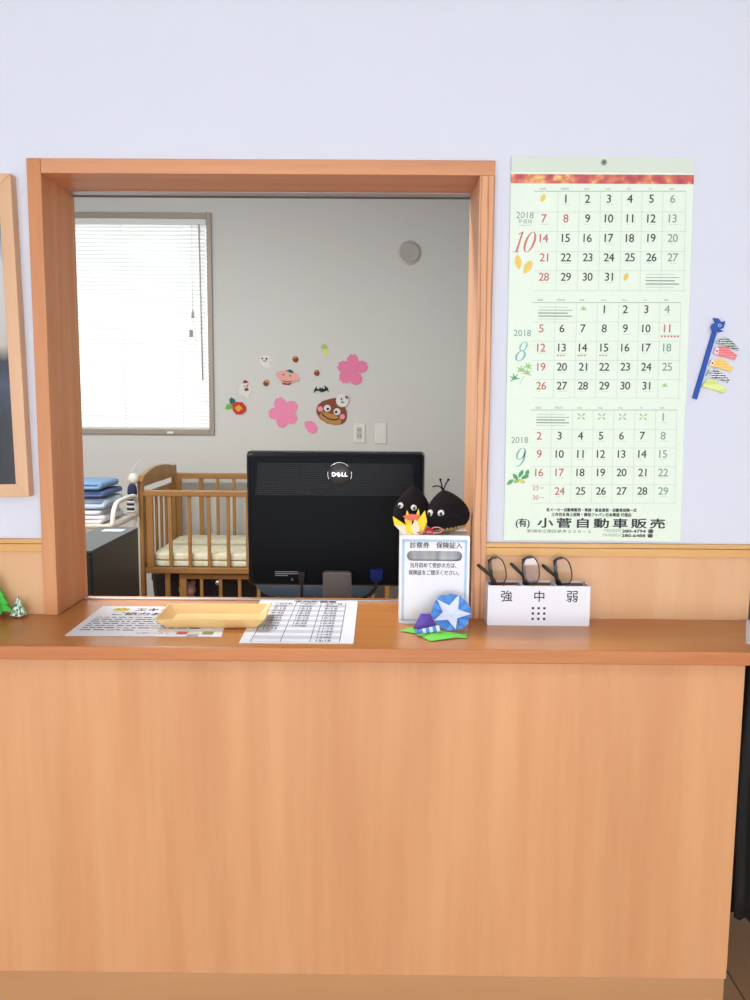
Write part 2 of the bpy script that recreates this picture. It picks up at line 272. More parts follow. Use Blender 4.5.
STICKERS = {'camellia': ((-0.8184, 1.1227), {'red': [(-0.0402, 0.0255), (-0.0158, 0.0364), (0.0193, 0.0339), (0.0407, 0.0099), (0.0393, -0.0169), (0.0158, -0.0359), (-0.0167, -0.0361), (-0.038, -0.0121)], 'yellow': [(-0.027, 0.0014), (0.0003, 0.0204), (0.0216, -0.0009), (-0.0057, -0.0226)], 'teal': [(-0.0577, 0.0495), (-0.0451, 0.0629), (-0.0237, 0.0497), (-0.0212, 0.0336), (-0.0403, 0.0201), (-0.0537, 0.0281)], 'green': [(-0.0828, -0.0043), (-0.07, 0.0226), (-0.0456, 0.0254), (-0.0417, -0.0014), (-0.0623, -0.008)]}), 'hen': ((-0.7847, 1.229), {'body': (0.0016, 0.0011, 0.0378), 'comb': [(-0.0104, 0.0362), (-0.0075, 0.049), (0.0023, 0.056), (0.0183, 0.0481), (0.0171, 0.0385)], 'wing': (-0.0231, 0.0078, 0.013), 'eye1': (-0.0014, 0.0213, 0.0038), 'eye2': (0.0175, 0.0257, 0.0038), 'beak': [(0.004, 0.0171), (0.0121, 0.0236), (0.0202, 0.0183), (0.0125, 0.0118)], 'wattle': [(-0.0037, 0.0026), (0.0109, 0.0129), (0.0243, 0.0044), (0.0188, -0.0063), (0.0026, -0.0075)], 'egg': (0.0131, -0.0336, 0.0141)}), 'ghost': ((-0.662, 1.3894), {'body': [(-0.032, 0.021), (-0.0239, 0.0305), (-0.005, 0.037), (0.0217, 0.0319), (0.0297, 0.0161), (0.0457, 0.0045), (0.0268, -0.0025), (0.0224, -0.0157), (0.0417, -0.0299), (0.0051, -0.0344), (-0.019, -0.0224), (-0.0338, -0.0002)], 'eye1': (-0.0202, 0.0184, 0.0049), 'eye2': (0.0044, 0.017, 0.0054), 'mouth': [(-0.0187, 0.0094), (-0.0064, 0.0053), (0.0055, 0.0096), (0.0, 0.0011), (-0.0107, 0.001)]}), 'acorn1': ((-0.6615, 1.2682), {'nut': [(-0.0178, 0.0015), (-0.0096, 0.0122), (0.0093, 0.0123), (0.0189, 0.0017), (0.0117, -0.0143), (-0.0018, -0.0192), (-0.0152, -0.0129)], 'cap': [(-0.0123, 0.0106), (-0.0068, 0.0175), (0.0093, 0.0187), (0.02, 0.0087), (0.0183, -0.002), (0.0081, 0.0017), (-0.0016, 0.0043)]}), 'acorn2': ((-0.4902, 1.4041), {'nut': [(-0.0192, 0.0014), (-0.013, 0.0128), (0.01, 0.0152), (0.0176, 0.0001), (0.0122, -0.015), (0.0007, -0.0197), (-0.0131, -0.0122)], 'cap': [(-0.0191, 0.0037), (-0.0153, 0.015), (0.0009, 0.0204), (0.0139, 0.0137), (0.0023, 0.0076), (-0.0092, 0.0037)]}), 'acorn3': ((-0.3692, 1.3269), {'nut': [(-0.0177, 0.0006), (-0.0115, 0.0113), (0.01, 0.016), (0.0177, 0.0009), (0.0138, -0.0128), (0.0023, -0.0174), (-0.0115, -0.0115)], 'cap': [(-0.0177, 0.0037), (-0.013, 0.0143), (0.0, 0.019), (0.0115, 0.013), (0.0, 0.0076), (-0.0084, 0.0022)]}), 'peach': ((-0.5375, 1.303), {'face': [(-0.0583, 0.0209), (-0.0397, 0.0347), (-0.0044, 0.041), (0.034, 0.0336), (0.0554, 0.0156), (0.0615, -0.0057), (0.0368, -0.0271), (-0.0002, -0.0365), (-0.0386, -0.0276), (-0.0584, -0.005)], 'hand1': (-0.0537, 0.0163, 0.0139), 'hand2': (0.0553, -0.0103, 0.0139), 'leaf': [(-0.0075, 0.0364), (0.0156, 0.0441), (0.034, 0.0336), (0.0324, 0.0215), (0.0124, 0.0259)], 'feet': [(-0.034, -0.0337), (-0.0094, -0.0274), (0.0244, -0.0363), (0.009, -0.0456), (-0.0279, -0.0428)], 'eye1': (-0.023, 0.0135, 0.004), 'eye2': (0.0154, 0.0077, 0.004), 'mouth': [(-0.0385, -0.0124), (-0.0155, -0.0229), (0.0152, -0.0242), (0.0337, -0.015), (0.0152, -0.0303), (-0.0155, -0.029)]}), 'blossom1': ((-0.1621, 1.348), {'tips': [(-0.0003, 0.0885), (0.088, 0.0271), (0.0334, -0.0864), (-0.0689, -0.0688), (-0.0867, 0.0259)]}), 'blossom2': ((-0.5634, 1.0966), {'tips': [(-0.0287, 0.0902), (0.0775, 0.0573), (0.077, -0.0486), (-0.0114, -0.0862), (-0.0866, -0.0037)]}), 'petal': ((-0.4029, 1.0162), {'body': [(-0.0386, 0.0321), (0.0063, 0.037), (0.0279, 0.0187), (0.0387, -0.009), (0.0325, -0.0291), (0.0123, -0.0385), (-0.0155, -0.0263), (-0.034, -0.0002)]}), 'fruit': ((-0.3208, 1.4581), {'leaf': [(-0.023, 0.0059), (-0.0168, 0.0285), (-0.0023, 0.0354), (0.0069, 0.0264), (0.0107, 0.0114), (-0.0061, 0.003)], 'body': [(-0.0076, 0.0052), (0.0092, 0.0121), (0.0176, -0.0014), (0.0122, -0.0241), (0.0015, -0.0324), (-0.0107, -0.031), (-0.0031, -0.0136)]}), 'bat': ((-0.3424, 1.2343), {'body': [(-0.0447, -0.0232), (-0.04, -0.0003), (-0.0261, 0.0189), (-0.0277, 0.0051), (-0.0154, -0.0001), (-0.0077, 0.0129), (-0.0031, 0.0053), (0.0023, 0.0054), (0.0077, 0.013), (0.0115, 0.0008), (0.0215, 0.007), (0.0154, 0.023), (0.0354, 0.0102), (0.0446, -0.0157), (0.0308, -0.0051), (0.0192, -0.0113), (-0.0, -0.0175), (-0.0154, -0.0077), (-0.0323, -0.0094)]}), 'chestnut': ((-0.2807, 1.107), {'body': [(-0.0918, 0.0086), (-0.0818, 0.0377), (-0.0555, 0.0594), (-0.0116, 0.0734), (0.0215, 0.0798), (0.0385, 0.0554), (0.0678, 0.0388), (0.0849, 0.0037), (0.0873, -0.0285), (0.0773, -0.0594), (0.0542, -0.0734), (0.0233, -0.0767), (-0.0309, -0.0678), (-0.0695, -0.0435), (-0.0895, -0.0106)], 'face': [(-0.0571, 0.0011), (-0.0772, -0.0282), (-0.0463, -0.0587), (0.0078, -0.0768), (0.0465, -0.0742), (0.0557, -0.0518), (0.0386, -0.0327), (0.0116, -0.0153), (-0.0232, -0.0078)], 'eye1': (-0.027, 0.019, 0.0201), 'eye2': (0.0293, 0.0002, 0.0201), 'pup1': (-0.0239, 0.0152, 0.0077), 'pup2': (0.0239, -0.0021, 0.0077), 'ch1': (-0.0679, 0.0149, 0.0154), 'ch2': (0.0603, -0.0287, 0.0154), 'mouth': [(-0.0571, -0.005), (-0.0502, -0.0172), (-0.0309, -0.0325), (-0.0038, -0.0423), (0.0194, -0.0436), (0.0371, -0.0381), (0.041, -0.0442), (0.0194, -0.0498), (-0.0054, -0.0484), (-0.034, -0.0379), (-0.054, -0.0219), (-0.0617, -0.0081)]}), 'birdbadge': ((-0.2207, 1.1718), {'body': (0.0, -0.0015, 0.0371), 'comb': [(0.0138, 0.02), (0.0184, 0.0269), (0.0307, 0.0239), (0.0339, 0.014), (0.0269, 0.0078)], 'm1': [(-0.0101, 0.0175), (-0.0, 0.0099), (-0.0023, -0.0015), (-0.0085, 0.0022)], 'm2': [(-0.0092, -0.0131), (0.0016, -0.0053), (0.0124, -0.0129), (0.0016, -0.0153)]})}
STREAMER = {'pole': [(0.6158, 1.2894), (0.6239, 1.2866), (0.594, 1.1632), (0.5853, 1.1658)], 'wheel': [(0.6145, 1.3131), (0.6242, 1.3122), (0.6294, 1.3056), (0.6357, 1.308), (0.6363, 1.3028), (0.6336, 1.295), (0.6277, 1.2925), (0.6344, 1.289), (0.6256, 1.2871), (0.6146, 1.2889), (0.6113, 1.2972), (0.6134, 1.3027), (0.6198, 1.3044)], 'swirl': (0.6265, 1.3004), 'carps': [[(0.6229, 1.2694), (0.6286, 1.2752), (0.6405, 1.2791), (0.6517, 1.2737), (0.6691, 1.2564), (0.6649, 1.2539), (0.645, 1.2629), (0.6284, 1.2664)], [(0.6205, 1.2484), (0.6234, 1.2604), (0.6354, 1.2628), (0.6464, 1.2605), (0.6548, 1.2522), (0.6644, 1.2463), (0.661, 1.2374), (0.6414, 1.2425), (0.6242, 1.2467)], [(0.6127, 1.2268), (0.6169, 1.2376), (0.6342, 1.2401), (0.6442, 1.2347), (0.652, 1.2263), (0.659, 1.2223), (0.6545, 1.2155), (0.6353, 1.2209), (0.6194, 1.2244)], [(0.6088, 1.208), (0.6136, 1.2191), (0.6256, 1.2206), (0.6407, 1.2113), (0.6539, 1.2006), (0.6501, 1.1953), (0.634, 1.2005), (0.6167, 1.2056)], [(0.6019, 1.1882), (0.6109, 1.2008), (0.6243, 1.2004), (0.6396, 1.1884), (0.6472, 1.1824), (0.644, 1.1752), (0.6254, 1.1811), (0.6093, 1.1858)]]}

# palette
PAINT = mat('lavender_white_wall_paper', (222, 225, 236), .85, bump=.25, bscale=900)
PAINTB = mat('office_wall_paper', (212, 213, 209), .85, bump=.25, bscale=900)
CEIL = mat('ceiling_board', (206, 204, 200), .9)
BEECH_V = wood('beech_veneer_upright', (226, 168, 118), (214, 152, 102), (5, 5, .35), .42, (.32, .68), band=.07)
BEECH_W = wood('wainscot_veneer', (226, 180, 134), (218, 166, 120), (5, 5, .35), .45, (.32, .68), band=.05)
TOP = wood('worktop_veneer', (206, 140, 78), (190, 122, 64), (.4, 5, 5), .3, (.3, .7), band=.06)
EDGE = wood('worktop_edging', (206, 134, 80), (186, 110, 60), (.7, 14, 14), .4, (.3, .7))
OAK_V = wood('oak_upright', (214, 150, 100), (192, 122, 72), (9, 9, .5), .42, (.3, .7), bump=.12)
OAK_R = wood('oak_upright_open_grain', (226, 172, 126), (214, 154, 108), (9, 9, .45), .42, (.3, .7), rings=2.9, dark=(176, 124, 80), bump=.12)
OAK_H = wood('oak_lying', (222, 160, 116), (202, 136, 92), (.5, 9, 9), .42, (.3, .7), bump=.12)
RAILW = wood('chair_rail_pine', (226, 176, 106), (210, 156, 88), (.5, 9, 9), .4, (.3, .7))
RAILD = mat('chair_rail_groove', (170, 110, 60), .6)
PLINTH = wood('plinth_board', (200, 148, 100), (190, 138, 92), (.6, 6, 6), .5, (.3, .7))
ALU = mat('aluminium', (196, 194, 200), .35, .8)
ALUD = mat('aluminium_dark', (96, 92, 96), .5, .4)  # darker grey metal for the track's rear strip and the calendar pin
PAPER = mat('white_paper', (236, 238, 246), .7)
INK = mat('black_ink', (38, 38, 44), .6)
BLACKP = mat('black_plastic', (20, 22, 25), .35)
WHITE_PL = mat('white_plastic', (228, 228, 224), .45)

# floor: dark boards with thin joints
def floor_mat():
    m = bpy.data.materials.new('floor_boards'); m.use_nodes = True; nt = m.node_tree; N = nt.nodes
    b = N['Principled BSDF']; b.inputs['Roughness'].default_value = .4
    tc = N.new('ShaderNodeTexCoord'); br = N.new('ShaderNodeTexBrick')
    mp = N.new('ShaderNodeMapping'); mp.inputs['Rotation'].default_value = (0, 0, R(90))
    br.inputs['Scale'].default_value = 1; br.inputs['Brick Width'].default_value = .9; br.inputs['Row Height'].default_value = .12
    br.inputs['Mortar Size'].default_value = .0018; br.inputs['Color1'].default_value = lin((168, 128, 90)); br.inputs['Color2'].default_value = lin((154, 116, 80))
    br.inputs['Mortar'].default_value = lin((62, 44, 30))
    nt.links.new(tc.outputs['Object'], mp.inputs[0]); nt.links.new(mp.outputs[0], br.inputs['Vector'])
    nt.links.new(br.outputs['Color'], b.inputs['Base Color'])
    return m

# ------------------------------------------------------------------ room shell
mb = MB(); mb.box(-2.5, 2.3, -4.2, 3.35, -.06, 0, floor_mat()); struct(mb.build('floor'))
mb = MB(); mb.box(-2.5, 2.3, -4.2, 3.35, 2.5, 2.56, CEIL); struct(mb.build('ceiling'))
HX0, HX1, HZ0, HZ1 = -.647, .2045, .716, 1.590          # hole of the service hatch
mb = MB()
mb.box(-2.4, HX0, 0, .13, 0, 2.5, PAINT); mb.box(HX1, .715, 0, .13, 0, 2.5, PAINT)
mb.box(HX0, HX1, 0, .13, HZ1, 2.5, PAINT); mb.box(HX0, HX1, 0, .13, 0, HZ0, PAINT)
struct(mb.build('wall_front'))
mb = MB(); mb.box(-2.5, -2.4, -4.2, 3.2, 0, 2.5, PAINT); struct(mb.build('wall_left'))
mb = MB(); mb.box(.615, .715, .13, 3.2, 0, 2.5, PAINTB); struct(mb.build('wall_right'))
mb = MB(); mb.box(2.2, 2.3, -4.2, 3.2, 0, 2.5, PAINT); struct(mb.build('wall_passage'))
WX0, WX1, WZ0, WZ1 = -1.98, -.962, .968, 2.214
mb = MB()
mb.box(-2.5, WX0, 3.2, 3.35, 0, 2.5, PAINTB); mb.box(WX1, 2.3, 3.2, 3.35, 0, 2.5, PAINTB)
mb.box(WX0, WX1, 3.2, 3.35, 0, WZ0, PAINTB); mb.box(WX0, WX1, 3.2, 3.35, WZ1, 2.5, PAINTB)
struct(mb.build('wall_back'))
mb = MB(); mb.box(-2.5, 2.3, -4.3, -4.2, 1.95, 2.5, PAINT); struct(mb.build('rear_light_blocker'))  # unseen strip behind the camera, added to dim the top of the front wall
# wainscot and chair rail, left and right of the hatch
for n, x0, x1 in (('trim_1', -2.4, HX0), ('trim_2', HX1, .715)):
    mb = MB(); mb.box(x0, x1, -.004, 0, .74, .866, BEECH_W); struct(mb.build(n))
for n, x0, x1 in (('trim_3', -2.4, HX0), ('trim_4', HX1, .715)):
    mb = MB(); mb.box(x0, x1, -.011, 0, .864, .8795, RAILW); mb.box(x0, x1, -.007, 0, .8795, .8807, RAILD); mb.box(x0, x1, -.013, 0, .8807, .8885, RAILW)
    struct(mb.build(n, bevel=.001))

# service hatch: a deep oak lining with a roller track at the back
hatch = bpy.data.objects.new('window_1', None); COL.objects.link(hatch); struct(hatch)
mb = MB(); mb.box(HX0, -.621, -.014, .15, .74, HZ1, OAK_V); mb.build('side_jamb', hatch, .0015)
mb = MB(); mb.box(.1765, HX1, -.014, .15, .74, 1.5635, OAK_R); mb.build('side_jamb', hatch, .0015)
mb = MB(); mb.box(-.621, HX1, -.014, .15, 1.5635, HZ1, OAK_H); mb.build('head_lining', hatch, .0015)
mb = MB(); mb.box(-.621, .1765, .108, .137, 1.5615, 1.5635, ALU); mb.box(-.621, .1765, .137, .15, 1.5605, 1.5635, ALUD); mb.build('head_track', hatch, .001)
mb = MB(); mb.box(-.621, .1765, .118, .128, .74, .7435, ALU); mb.build('sill_track', hatch, .0008)

# office window in the back wall
win = bpy.data.objects.new('window_2', None); COL.objects.link(win); struct(win)
BRZ = mat('bronze_window_frame', (160, 150, 136), .5, .2)
mb = MB(); t = .03
mb.box(WX0, WX0 + t, 3.185, 3.28, WZ0, WZ1, BRZ); mb.box(WX1 - t, WX1, 3.185, 3.28, WZ0, WZ1, BRZ)
mb.box(WX0 + t, WX1 - t, 3.185, 3.28, WZ0, WZ0 + t, BRZ); mb.box(WX0 + t, WX1 - t, 3.185, 3.28, WZ1 - t, WZ1, BRZ)
mb.build('window_frame', win, .003)
mb = MB(); mb.box(WX0 + t, WX1 - t, 3.262, 3.268, WZ0 + t, WZ1 - t, glass('window_glass', mixf=.06)); mb.build('pane', win)
mb = MB(); mb.box(-1.235, -1.20, 3.178, 3.186, WZ0 + .004, WZ0 + .018, WHITE_PL); mb.build('window_catch', win, .002)

# ------------------------------------------------------------------ counter
ct = thing('reception_counter', 'tall beech veneer reception counter front above a tan plinth', 'counter', (0, -.185, 0))
mb = MB(); mb.box(-1.7, .632, 0, .02, .124, .716, BEECH_V); mb.build('front_panel', ct, .0008)
mb = MB(); mb.box(-1.7, .629, .001, .02, 0, .1235, PLINTH); mb.build('plinth', ct, .001)
mb = MB(); mb.box(.612, .632, .02, .181, 0, .716, BEECH_V); mb.build('side_panel', ct, .0008)
mb = MB()
mb.prism([(-1.7, -.2105), (.84, -.2105), (.84, -.0045), (.1765, -.0045), (.1765, .15), (-.621, .15), (-.621, -.0045), (-1.7, -.0045)], .7165, .7399, TOP)
wt = mb.build('worktop', None, .001); tag(wt, 'long brown wooden counter top running under the service hatch', 'worktop')
mb = MB(); mb.box(-1.7, .84, -.2145, -.2105, .7165, .7401, EDGE); mb.build('edge_band', wt, .0022, 3)

# ------------------------------------------------------------------ calendar
CALP = mat('pale_green_calendar_paper', (232, 245, 228), .7)
CALH = mat('pale_green_calendar_header', (216, 228, 212), .7)
CK = mat('calendar_dark_green_ink', (52, 70, 60), .7); CR = mat('calendar_red_ink', (196, 112, 104), .7); CSs = mat('calendar_grey_green_ink', (130, 164, 146), .7)
CG = mat('calendar_rule_ink', (198, 214, 200), .7); CGD = mat('calendar_strong_rule_ink', (150, 164, 154), .7)
CT = mat('calendar_teal_ink', (116, 190, 178), .7); CRD = mat('calendar_salmon_ink', (214, 128, 112), .7); CY = mat('calendar_yellow_leaf_ink', (240, 208, 108), .7)
CL = mat('calendar_green_leaf_ink', (160, 208, 130), .7); CLD = mat('calendar_dark_leaf_ink', (96, 170, 110), .7)
MAPLE = ramp_noise('autumn_maple_print', [(.38, (178, 74, 78)), (.50, (206, 98, 94)), (.57, (222, 140, 100)), (.64, (240, 214, 130))], 34, 5, .6, (1, 1, 1))
cal = thing('wall_calendar', 'pale green three month paper calendar hanging on the lavender wall', 'calendar', (.405, -.001, 1.245))
PT = CAL['pt']
YS = -.0028
def leaf(mb, x, z, l, w, ang, m, y=YS):
    ca, sa = math.cos(ang), math.sin(ang)
    pts = [(-.5, 0), (-.3, .3), (0, .5), (.28, .36), (.5, 0), (.28, -.36), (0, -.5), (-.3, -.3)]
    mb.flat([(x + ca * a * l - sa * b * w, z + sa * a * l + ca * b * w) for a, b in pts], y, m)
def maple(mb, x, z, r, m, ang=0):
    pts = []
    for k in range(5):
        t = ang + math.pi / 2 + (k - 2) * .95
        pts += [(x + r * math.cos(t), z + r * math.sin(t)), (x + .32 * r * math.cos(t + .47), z + .32 * r * math.sin(t + .47))]
    mb.flat(pts[::-1], YS, m)
def month(name, d, poly, extra):
    mb = MB()
    mb.prism(poly, -.0024, -.0006, CALP, 'y')
    for x0, z0, x1, z1 in d['cols'][:6] + d['rows']: mb.line(x0, z0, x1, z1, .0007, YS, CG)
    mb.line(*d['cols'][6], .0007, YS, CG)
    mb.line(*d['line'], .0009, YS, CGD)
    for n, x, z in d['wd']: mb.text(n, x, z, CGD, YS, h=.0038)
    for n, x, z, k in d['cells']:
        if n == '23' and k == 'k' and x < -.09: continue
        mb.text2(n, x, z, {'k': CK, 'r': CR, 's': CSs}[k], YS, .0004, h=.0145, space=.92)
        wdt = random.choice((.004, .008, .014, .016))                     # the tiny six-day notes under each number
        mb.line(x - .006, z - .0105, x - .006 + wdt, z - .0105, .0008, YS, CG)
    extra(mb)
    return mb.build(name, cal)
def info(mb, a, b):
    (x0, z0), (x1, z1) = a, b; n = 5
    for i in range(n):
        z = z0 + (z1 - z0) * (i + .5) / n
        mb.line(x0 + .003, z, x1 - (.004 if i % 2 else .012), z, .0022 if i in (2, 3) else .0012, YS, CGD if i in (1, 2, 3) else CG)
c = CAL['corners']
def ex_oct(mb):
    mb.text('2018', *PT['y10'], CSs, YS, h=.0115); mb.text('平成30', *PT['h30'], CSs, YS, w=.026); mb.line(PT['h30'][0] - .012, PT['h30'][1] - .007, PT['h30'][0] + .012, PT['h30'][1] - .007, .0012, YS, CG)
    bx, bz = PT['n10']; mb.oval(bx + .010, bz, .0098, .0185, .0042, .0010, YS, CRD, .32); mb.flat([(bx - .0165, bz - .018), (bx - .0125, bz - .018), (bx - .002, bz + .0185), (bx - .005, bz + .0185)], YS, CRD); mb.line(bx - .0115, bz + .0135, bx - .003, bz + .018, .0014, YS, CRD); mb.line(bx - .0205, bz - .0178, bx - .009, bz - .0178, .0012, YS, CRD)
    leaf(mb, *PT['lf1'], .028, .013, R(100), CY); leaf(mb, *PT['lf2'], .028, .015, R(60), CY)
    leaf(mb, *PT['dot1'], .016, .009, R(70), CY); leaf(mb, *PT['dot2'], .016, .009, R(70), CY)
    info(mb, PT['ib1a'], PT['ib1b'])
def ex_aug(mb):
    mb.text('2018', *PT['y8'], CSs, YS, h=.0115); bx, bz = PT['n8']; mb.oval(bx + .0028, bz + .0092, .0072, .0088, .0026, .0010, YS, CT, .32); mb.oval(bx - .0024, bz - .0085, .0092, .0098, .0034, .0010, YS, CT, .32)
    info(mb, PT['ib2a'], PT['ib2b']); maple(mb, *PT['lf3'], .0075, CL); maple(mb, *PT['lf4'], .0075, CL)
    x, z = PT['mp']
    for dx, dz, r, a in ((-.012, -.008, .011, .3), (0, .007, .011, 0), (.011, .002, .0105, -.2), (.013, .014, .010, -.3)): maple(mb, x + dx, z + dz, r, CL if dx > -.01 else CLD, a)
    mb.line(x - .002, z - .018, x + .006, z - .004, .001, YS, CL)
    xx = 0.127
    [mb.line(.116 + .006 * i, d11[1] - .0145, .1195 + .006 * i, d11[1] - .0145, .0036, YS, CRD) for i in range(6)]
    for n in ('13', '14', '15'):
        q = [e for e in CAL['aug']['cells'] if e[0] == n][0]; [mb.line(q[1] - .009 + .0055 * i, q[2] - .0145, q[1] - .0055 + .0055 * i, q[2] - .0145, .0024, YS, CRD) for i in range(3)]
d11 = [e[1:3] for e in CAL['aug']['cells'] if e[0] == '11'][0]
def ex_sep(mb):
    mb.text('2018', *PT['y9'], CSs, YS, h=.0115); bx, bz = PT['n9']; mb.oval(bx + .0018, bz + .0068, .0086, .0112, .0034, .0010, YS, CT, .32); mb.oval(bx - .004, bz + .004, .0145, .0222, .0034, .0014, YS, CT, .1, -92, 14)
    info(mb, PT['ib3a'], PT['ib3b'])
    z0 = [e for e in CAL['sep']['cells'] if e[0] == '1'][0][2]
    for n in ('4', '5', '6', '7'):
        x0 = [e for e in CAL['sep']['cells'] if e[0] == n][0][1]
        for a in (40, 140, 220, 320): leaf(mb, x0 + .0055 * math.cos(R(a)), z0 + .0055 * math.sin(R(a)), .0085, .003, R(a), CL)
    x, z = PT['pl']
    for dx, dz, l, a, m in ((-.016, -.008, .017, 40, CLD), (-.006, .002, .016, 130, CLD), (.004, .008, .018, 60, CLD), (.012, .002, .017, 20, CLD), (.006, -.006, .014, -30, CL), (-.004, -.006, .014, 200, CL), (.016, .010, .013, 70, CLD)): leaf(mb, x + dx, z + dz, l, .008, R(a), m)
    mb.disc(x + .005, z - .006, .004, YS - .0001, YS, CY, 10)
    for n, k in (('23', 's23'), ('30', 's30')):
        mb.text(n, *PT[k], CR, YS, h=.0085); mb.line(PT[k][0] + .008, PT[k][1], PT[k][0] + .016, PT[k][1], .001, YS, CRD)
    mb.text2('各メーカー自動車販売・車検・板金塗装・自動車保険一式', *PT['c1'], INK, YS, .0006, h=.0068, w=.172)
    mb.text2('三井住友海上保険・損保ジャパン日本興亜 代理店', *PT['c2'], INK, YS, .0006, h=.0068, w=.152)
    mb.text2('(有)', *PT['yu'], INK, YS, .0009, h=.019, w=.026)
    mb.text2('小菅自動車販売', *PT['nm'], INK, YS, .0013, h=.0185, w=.243, space=1.3)
    mb.text('新潟市江南区泉木２２６－１', *PT['ad'], CK, YS, h=.0062, w=.122)
    mb.text('TEL(025)', PT['tel'][0] - .047, PT['tel'][1], CGD, YS, h=.0068, w=.034, align='l'); mb.text2('280-4794 番', PT['tel'][0] - .011, PT['tel'][1], INK, YS, .0008, h=.0072, w=.060, align='l')
    mb.text('FAX(025)', PT['fax'][0] - .047, PT['fax'][1], CGD, YS, h=.0068, w=.034, align='l'); mb.text2('280-6488 番', PT['fax'][0] - .011, PT['fax'][1], INK, YS, .0008, h=.0072, w=.060, align='l')
z2 = PT['p2'][1]; z3 = PT['p3'][1]
month('october_sheet', CAL['oct'], [(-.1705, PT['fold_l'][1]), (.1622, PT['fold_r'][1]), (.1660, z2), (-.1695, z2)], ex_oct)
month('august_sheet', CAL['aug'], [(-.1695, z2), (.1660, z2), (.1695, z3), (-.1685, z3)], ex_aug)
month('september_sheet', CAL['sep'], [(-.1680, z3 - .0002), (.1675, z3 - .0002), (.1715, c[2][1]), (-.1665, c[2][1])], ex_sep)
mb = MB(); zt = PT['fold_l'][1]
mb.prism([(-.1705, zt), (.1622, zt), (.1615, .355), (-.1708, .355)], -.0034, -.0006, CALH, 'y'); mb.build('header_strip', cal, .0006)
mb = MB(); zb = PT['band_tl'][1]; z1 = PT['band_br'][1]
mb.flat([(-.1706, zb), (.1623, zb), (.1626, z1), (-.1704, z1)], YS - .0002, MAPLE); mb.build('autumn_leaf_picture_band', cal, label='printed strip of red and yellow autumn leaves')
mb = MB(); mb.disc(PT['hole'][0], PT['hole'][1], .0055, -.0046, -.0034, CGD, 16); mb.disc(PT['hole'][0], PT['hole'][1], .0022, -.0075, -.0046, ALUD, 12); mb.build('hanging_eyelet', cal)

# ------------------------------------------------------------------ carp streamer decoration
BLUE = mat('blue_card', (20, 80, 172), .6)
ks = thing('carp_streamer_decoration', 'paper carp streamers on a tilted blue pole with pinwheel, stuck right of the calendar', 'decoration', (.63, -.001, 1.25))
ox, oz = .63, 1.25
q = lambda l: [(x - ox, z - oz) for x, z in l]
mb = MB(); mb.prism(q(STREAMER['pole']), -.005, 0, BLUE, 'y'); mb.build('pole', ks, .001)
mb = MB(); mb.prism(q(STREAMER['wheel']), -.009, -.005, BLUE, 'y')
sx, sz = q([STREAMER['swirl']])[0]
mb.tube([(sx + .0035 * math.cos(t * .9) * (.4 + t * .1), -.0092, sz + .0035 * math.sin(t * .9) * (.4 + t * .1)) for t in range(8)], .0006, PAPER, 5); mb.build('pinwheel', ks)
def carp_mat(name, a, b, wave):
    m = bpy.data.materials.new(name); m.use_nodes = True; nt = m.node_tree; N = nt.nodes; bs = N['Principled BSDF']; bs.inputs['Roughness'].default_value = .7
    tc = N.new('ShaderNodeTexCoord'); w = N.new('ShaderNodeTexWave'); w.wave_type = 'BANDS'; w.bands_direction = 'Z'
    w.inputs['Scale'].default_value = wave; w.inputs['Distortion'].default_value = 3; w.inputs['Detail Scale'].default_value = 4
    rp = N.new('ShaderNodeValToRGB'); rp.color_ramp.interpolation = 'CONSTANT'; rp.color_ramp.elements[0].color = lin(a); rp.color_ramp.elements[1].color = lin(b); rp.color_ramp.elements[1].position = .5
    nt.links.new(tc.outputs['Object'], w.inputs['Vector']); nt.links.new(w.outputs['Fac'], rp.inputs[0]); nt.links.new(rp.outputs[0], bs.inputs['Base Color'])
    return m
carpm = [carp_mat('green_wave_paper', (72, 92, 84), (206, 222, 212), 75), carp_mat('red_wave_paper', (232, 108, 116), (236, 150, 152), 70), carp_mat('yellow_check_paper', (240, 190, 88), (246, 210, 130), 60),
         carp_mat('black_wave_paper', (30, 32, 38), (236, 238, 240), 75), carp_mat('lime_paper', (226, 238, 150), (214, 228, 130), 20)]
carpl = ['green and black striped carp', 'red carp', 'yellow checked carp', 'black and white wavy carp', 'lime green carp']
HEAD = [mat('carp_head_%s' % n, c_, .7) for n, c_ in (('green', (196, 200, 204)), ('pink', (240, 214, 222)), ('cream', (236, 220, 208)), ('grey', (196, 200, 204)), ('pale', (214, 220, 196)))]
for k, p in enumerate(STREAMER['carps']):
    pp = q(p); mb = MB(); mb.prism(pp, -.0032 - .0002 * k, -.0002, carpm[k], 'y')
    # pale head with an eye nearest the pole
    h0 = Vector(pp[0]); hN = Vector(pp[1]); dv = Vector((.0085, -.0022))
    if k < 4:
        mb.prism([tuple(h0), tuple(hN), tuple(hN + dv * .75), tuple(h0 + dv)], -.0036 - .0002 * k, -.0030, HEAD[k], 'y')
        e = (h0 + hN) / 2 + dv * .45; mb.disc(e.x, e.y, .0016, -.0042 - .0002 * k, -.0036 - .0002 * k, INK, 10)
    mb.build('carp', ks, label=carpl[k])

